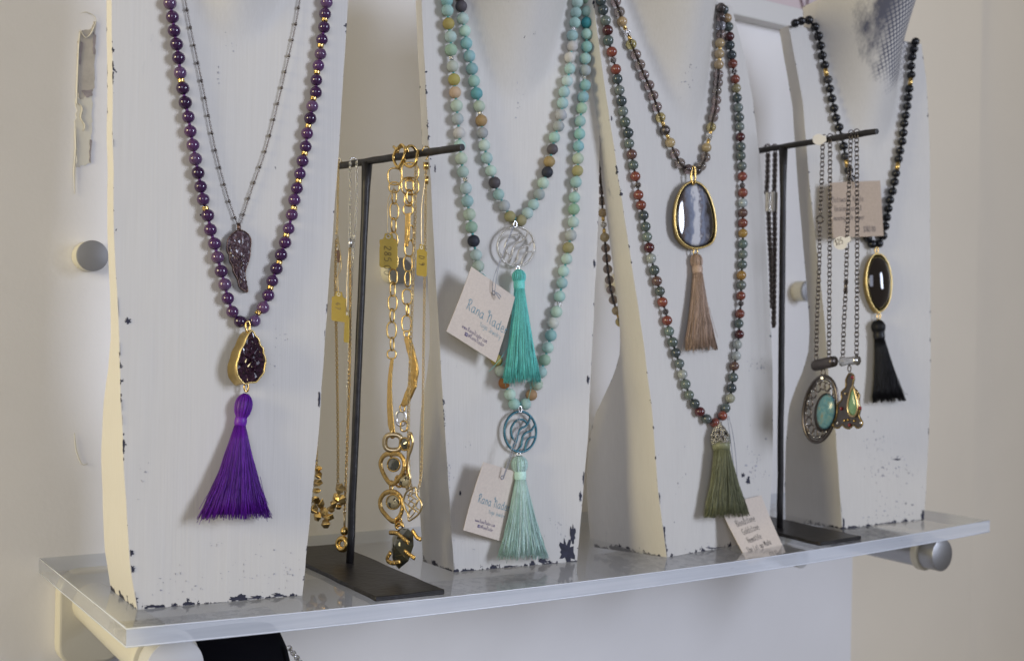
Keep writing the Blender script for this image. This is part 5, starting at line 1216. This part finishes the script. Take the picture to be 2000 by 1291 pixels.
foil([(648, 568), (676, 572), (675, 630), (647, 626)], 'price_tag', 'gold foil price tag marked 47 beside the amethyst bust', '47', H1, .007, ink='ink_grey', strs=([(658, 462, .004), (665, 500, .007), (660, 540, .007), (662, 573, .0075)], [(660, 460, .004), (667, 520, .006), (656, 548, .007), (662, 573, .0075)]), sz=.0046)
foil([(674, 606), (682, 608), (681, 670), (671, 668)], 'price_tag', 'narrow turned gold price tag on the thin chain by the post', '', H1, .0085, strs=([(682, 484, .006), (678, 540, .008), (677, 610, .009)],))
foil([(656, 484), (662, 484), (665, 513), (659, 513)], 'price_tag', 'tiny dark metal tag on the antique chain', '', H1, .006, 'bronze_dark')

# --- dark chains on the second stand
G2 = lambda x, y, o=.005: H2.pt(x, y, o)
nk = thing('dark_rope_necklace', H2.pt(1506, 290), 'doubled dark rope chain with silver slide beside the iron post', 'necklace')
mb = MB()
for px in ([(1500, 300), (1499, 350), (1497, 378)], [(1514, 298), (1513, 350), (1512, 378)], [(1501, 412), (1503, 460), (1506, 520), (1508, 600)], [(1513, 412), (1513, 470), (1512, 560), (1511, 640)]):
    chain(mb, spline([G2(x, y) for x, y in px], 8), .0052, .0046, .0010, H2.n, 7, 4, .0030)
mb.build('chain', 'gunmetal', nk, stuff=True)
for x in (1500, 1514): tube(MB(), over_rod(H2, x, 292, 0, .0055, 9), .0013, 6).build('loop', 'gunmetal', nk)
for x in (1501, 1513):
    bevel(sharp(tube(MB(), [G2(x, 376, .006), G2(x-1, 414, .006)], .0036, 8).build('slide', 'silver', nk, False)), .0004)
tube(MB(), spline([G2(1510, 610), G2(1514, 625), G2(1509, 640), G2(1515, 632), G2(1510, 615)], 4), .0009, 5).build('clasp', 'gunmetal', nk)
mq = m_per_px(G2(1600, 750))
def dark_chain(nk, pls, rod):
    mb = MB()
    for px in pls: chain(mb, spline([G2(x, y) for x, y in px], 10), .0064, .0042, .00062, H2.n, 8, 4, .0047)
    mb.build('chain', 'gunmetal', nk, stuff=True)
    for (x, y) in rod: tube(MB(), over_rod(H2, x, y, 0, .0052, 9), .0007, 5).build('loop', 'gunmetal', nk)
nk = thing('turquoise_pendant_necklace', H2.pt(1614, 272), 'dark chain with oval filigree pendant set with turquoise', 'necklace')
dark_chain(nk, ([(1607, 280), (1605, 350), (1602, 420)], [(1601, 440), (1600, 520), (1596, 620), (1594, 705)], [(1621, 276), (1621, 400), (1620, 550), (1619, 704)]), [(1611, 273), (1622, 271)])
tube(MB(), [G2(1601.5+6.5*math.cos(a*math.pi/8), 429+7*math.sin(a*math.pi/8)) for a in range(16)], .0009, 6, True).build('spring_clasp', 'gunmetal', nk)
tube(MB(), [G2(1591, 714, .006), G2(1593, 714, .006), G2(1627, 706, .006), G2(1630, 706, .006)], [.0058, .0062, .0062, .0058], 14).build('tube_bail', 'gunmetal', nk)
tube(MB(), [G2(1608+4*math.cos(a*math.pi/5), 727+7*math.sin(a*math.pi/5), .006) for a in range(10)], .0008, 5, True).build('jump_ring', 'gunmetal', nk)
def oval(cx, cy, rx, ry, ang, off, n=40): 
    o = []
    for k in range(n):
        a = 2*math.pi*k/n; x = rx*math.cos(a); y = ry*math.sin(a); o.append(G2(cx+x*math.cos(ang)-y*math.sin(ang), cy+x*math.sin(ang)+y*math.cos(ang), off))
    return o
AN = math.radians(9)
pdn = tube(MB(), oval(1602, 799, 32, 65, AN, .006), .0020, 7, True).build('filigree_frame', 'gunmetal', nk)
tube(MB(), oval(1602, 799, 27.5, 59, AN, .006), .0008, 5, True).build('filigree', 'gunmetal', pdn)
rnd = random.Random(8)
for k in range(15):
    a = 2*math.pi*k/15; rx, ry = 22, 47
    x = rx*math.cos(a)*math.cos(AN)-ry*math.sin(a)*math.sin(AN)+1602; y = rx*math.cos(a)*math.sin(AN)+ry*math.sin(a)*math.cos(AN)+799
    tube(MB(), [G2(x+5.4*math.cos(j*math.pi/6), y+8.5*math.sin(j*math.pi/6), .0062) for j in range(12)], .00085, 5, True).build('scroll', 'gunmetal', pdn)
    x2 = 1602+(x-1602)*1.22; y2 = 799+(y-799)*1.2
    ball(MB(), G2(x2, y2, .0068), .0012, 6).build('grain', 'silver', pdn)
dome(MB(), oval(1611, 806, 21, 39, math.radians(7), .0065), H2.n, .003, 4, 2).build('setting', 'gunmetal', pdn)
dome(MB(), oval(1613, 804, 18, 35, math.radians(7), .0105), H2.n, .005, 7, 2.2).build('stone', 'turquoise', pdn)
ball(MB(), G2(1607, 738, .007), .0030, 8).build('crown', 'silver', pdn, False)
nk = thing('green_drop_necklace', H2.pt(1668, 265), 'dark chain with gold edged green teardrop pendant and garnets', 'necklace')
dark_chain(nk, ([(1662, 268), (1659, 350), (1655, 450), (1652, 560), (1648, 640), (1646, 700)], [(1673, 266), (1674, 400), (1674, 550), (1673, 698)]), [(1663, 264), (1674, 262)])
tube(MB(), [G2(1652, 548), G2(1651, 572)], .0016, 6).build('lobster_clasp', 'gunmetal', nk)
tube(MB(), [G2(1645, 706, .006), G2(1648, 706, .006), G2(1671, 704, .006), G2(1675, 704, .006)], [.0056, .0046, .0046, .0054], 14).build('tube_bail', 'silver', nk)
tube(MB(), [G2(1659+3*math.cos(a*math.pi/5), 720+6*math.sin(a*math.pi/5), .006) for a in range(10)], .0007, 5, True).build('jump_ring', 'gunmetal', nk)
out = [(1659, 729), (1666, 732), (1668, 740), (1665, 754), (1672, 762), (1678, 772), (1677, 785), (1680, 800), (1677, 812), (1684, 824), (1682, 833), (1674, 836), (1667, 830), (1659, 837), (1649, 834), (1645, 829), (1638, 836), (1630, 834), (1626, 827), (1633, 816), (1635, 800), (1636, 790), (1644, 780), (1643, 766), (1652, 757), (1652, 742)]
P = [V(q) for q in spline([G2(x, y, .008) for x, y in out], 2, True)]
gd = slab(MB(), P, H2.n, .002).build('pendant_plate', 'gunmetal', nk, False)
tube(MB(), P, .0009, 6, True).build('gold_edge', 'antique_gold', gd)
tear = [(1667, 755), (1673, 772), (1677, 792), (1674, 808), (1668, 813), (1660, 808), (1657, 795), (1660, 776)]
TP = spline([G2(x, y, .0085) for x, y in tear], 4, True); tube(MB(), [p+H2.n*.0012 for p in TP], .0014, 6, True).build('bezel', 'pale_gold', gd); dome(MB(), TP, H2.n, .0035, 6, 2.2).build('stone', 'chrysoprase', gd)
for x, y, mt in [(1665, 737, 'red_stone'), (1651, 769, 'pale_gold'), (1643, 798, 'red_stone'), (1636, 826, 'silver'), (1659, 830, 'red_stone'), (1680, 797, 'red_stone'), (1681, 826, 'silver'), (1649, 821, 'gold'), (1656, 820, 'gold'), (1675, 766, 'pale_gold'), (1668, 822, 'gold')]:
    ball(MB(), G2(x, y, .009), .0019 if mt == 'red_stone' else .0014, 8).build('grain', mt, gd)
# round paper price labels
for (x, y, rx, ry, tab, txt, lab) in [(1599, 273, 12, 11, [(1606, 268), (1613, 264), (1614, 276), (1607, 281)], '', 'small round white price label wrapped on the iron rod'), (1642, 475, 14, 13, [(1648, 466), (1660, 461), (1662, 470), (1652, 478)], '$25', 'round white price label marked $25 on the green drop chain')]:
    t = thing('price_label', G2(x, y, .007), lab, 'price label')
    slab(MB(), [G2(x+rx*math.cos(a*math.pi/12), y+ry*math.sin(a*math.pi/12), .0075) for a in range(24)], H2.n, .0004).build('disc', 'white_label', t, False)
    slab(MB(), [G2(*q, .0083) for q in tab], H2.n, .0004).build('tab', 'white_label', t, False)
    if txt:
        o0 = G2(x-10, y+5, .0078); ux = (G2(x+10, y-1, .0078)-o0)/20; uy = (G2(x-10+3, y+15, .0078)-o0)/10
        write(txt, (lambda a, b: o0+ux*a+uy*b, H2.n), 1, 0, 6.5, .0006, 'price', 'ink_grey', t, jit=.03)

# ------------------------------------------------------------------ black velvet form below the shelf
vp = V((0, -.17, 0)); ny = V((0, 1, 0))
def BV(x, y): return on_plane(x, y, vp, ny)
vt = BV(480, 1245); vx0 = BV(330, 1262).x; vx1 = BV(556, 1262).x
ve = thing('velvet_bust', ((vx0+vx1)/2, -.17, -.42), 'black velvet necklace form standing below the acrylic shelf', 'display form')
rows = [(0, .62), (.04, .80), (.09, .93), (.15, 1.0), (.22, .97), (.30, .86), (.345, .84)]
cx = (vx0+vx1)/2; hw = (vx1-vx0)/2; zt = BV(556, 1236).z+.004; vs = []; fs = []; n = 28
prof = [(zt, hw*.93, .020), (zt-.006, hw*1.03, .026), (zt-.02, hw*1.15, .032), (zt-.045, hw*1.26, .040), (zt-.09, hw*1.42, .048), (zt-.16, hw*1.40, .055), (zt-.25, hw*1.25, .062), (-.43, hw*1.2, .066)]
for z, a, b_ in prof:
    for k in range(n):
        t = 2*math.pi*k/n; vs.append(V((cx+a*math.copysign(abs(math.cos(t))**.8, math.cos(t)), -.15+b_*math.copysign(abs(math.sin(t))**.8, math.sin(t)), z)))
for i in range(len(prof)-1):
    for k in range(n): fs.append((i*n+k, i*n+(k+1) % n, (i+1)*n+(k+1) % n, (i+1)*n+k))
fs.append(tuple(range(n))); fs.append(tuple((len(prof)-1)*n+k for k in range(n)))
MB().add(vs, fs).build('form', 'velvet', ve)
nk = thing('silver_chain_necklace', BV(585, 1285), 'silver chain lying on the shoulder of the black velvet form', 'necklace')
mb = MB(); chain(mb, spline([BV(560, 1262)+V((0, -.006, 0)), BV(566, 1272)+V((0, -.010, 0)), BV(571, 1282)+V((0, -.015, 0)), BV(576, 1294)+V((0, -.02, 0)), BV(584, 1330)+V((0, -.025, 0))], 8), .0045, .0036, .0008, V((0, -1, 0)), 8, 5, .0028); mb.build('chain', 'silver', nk, stuff=True)
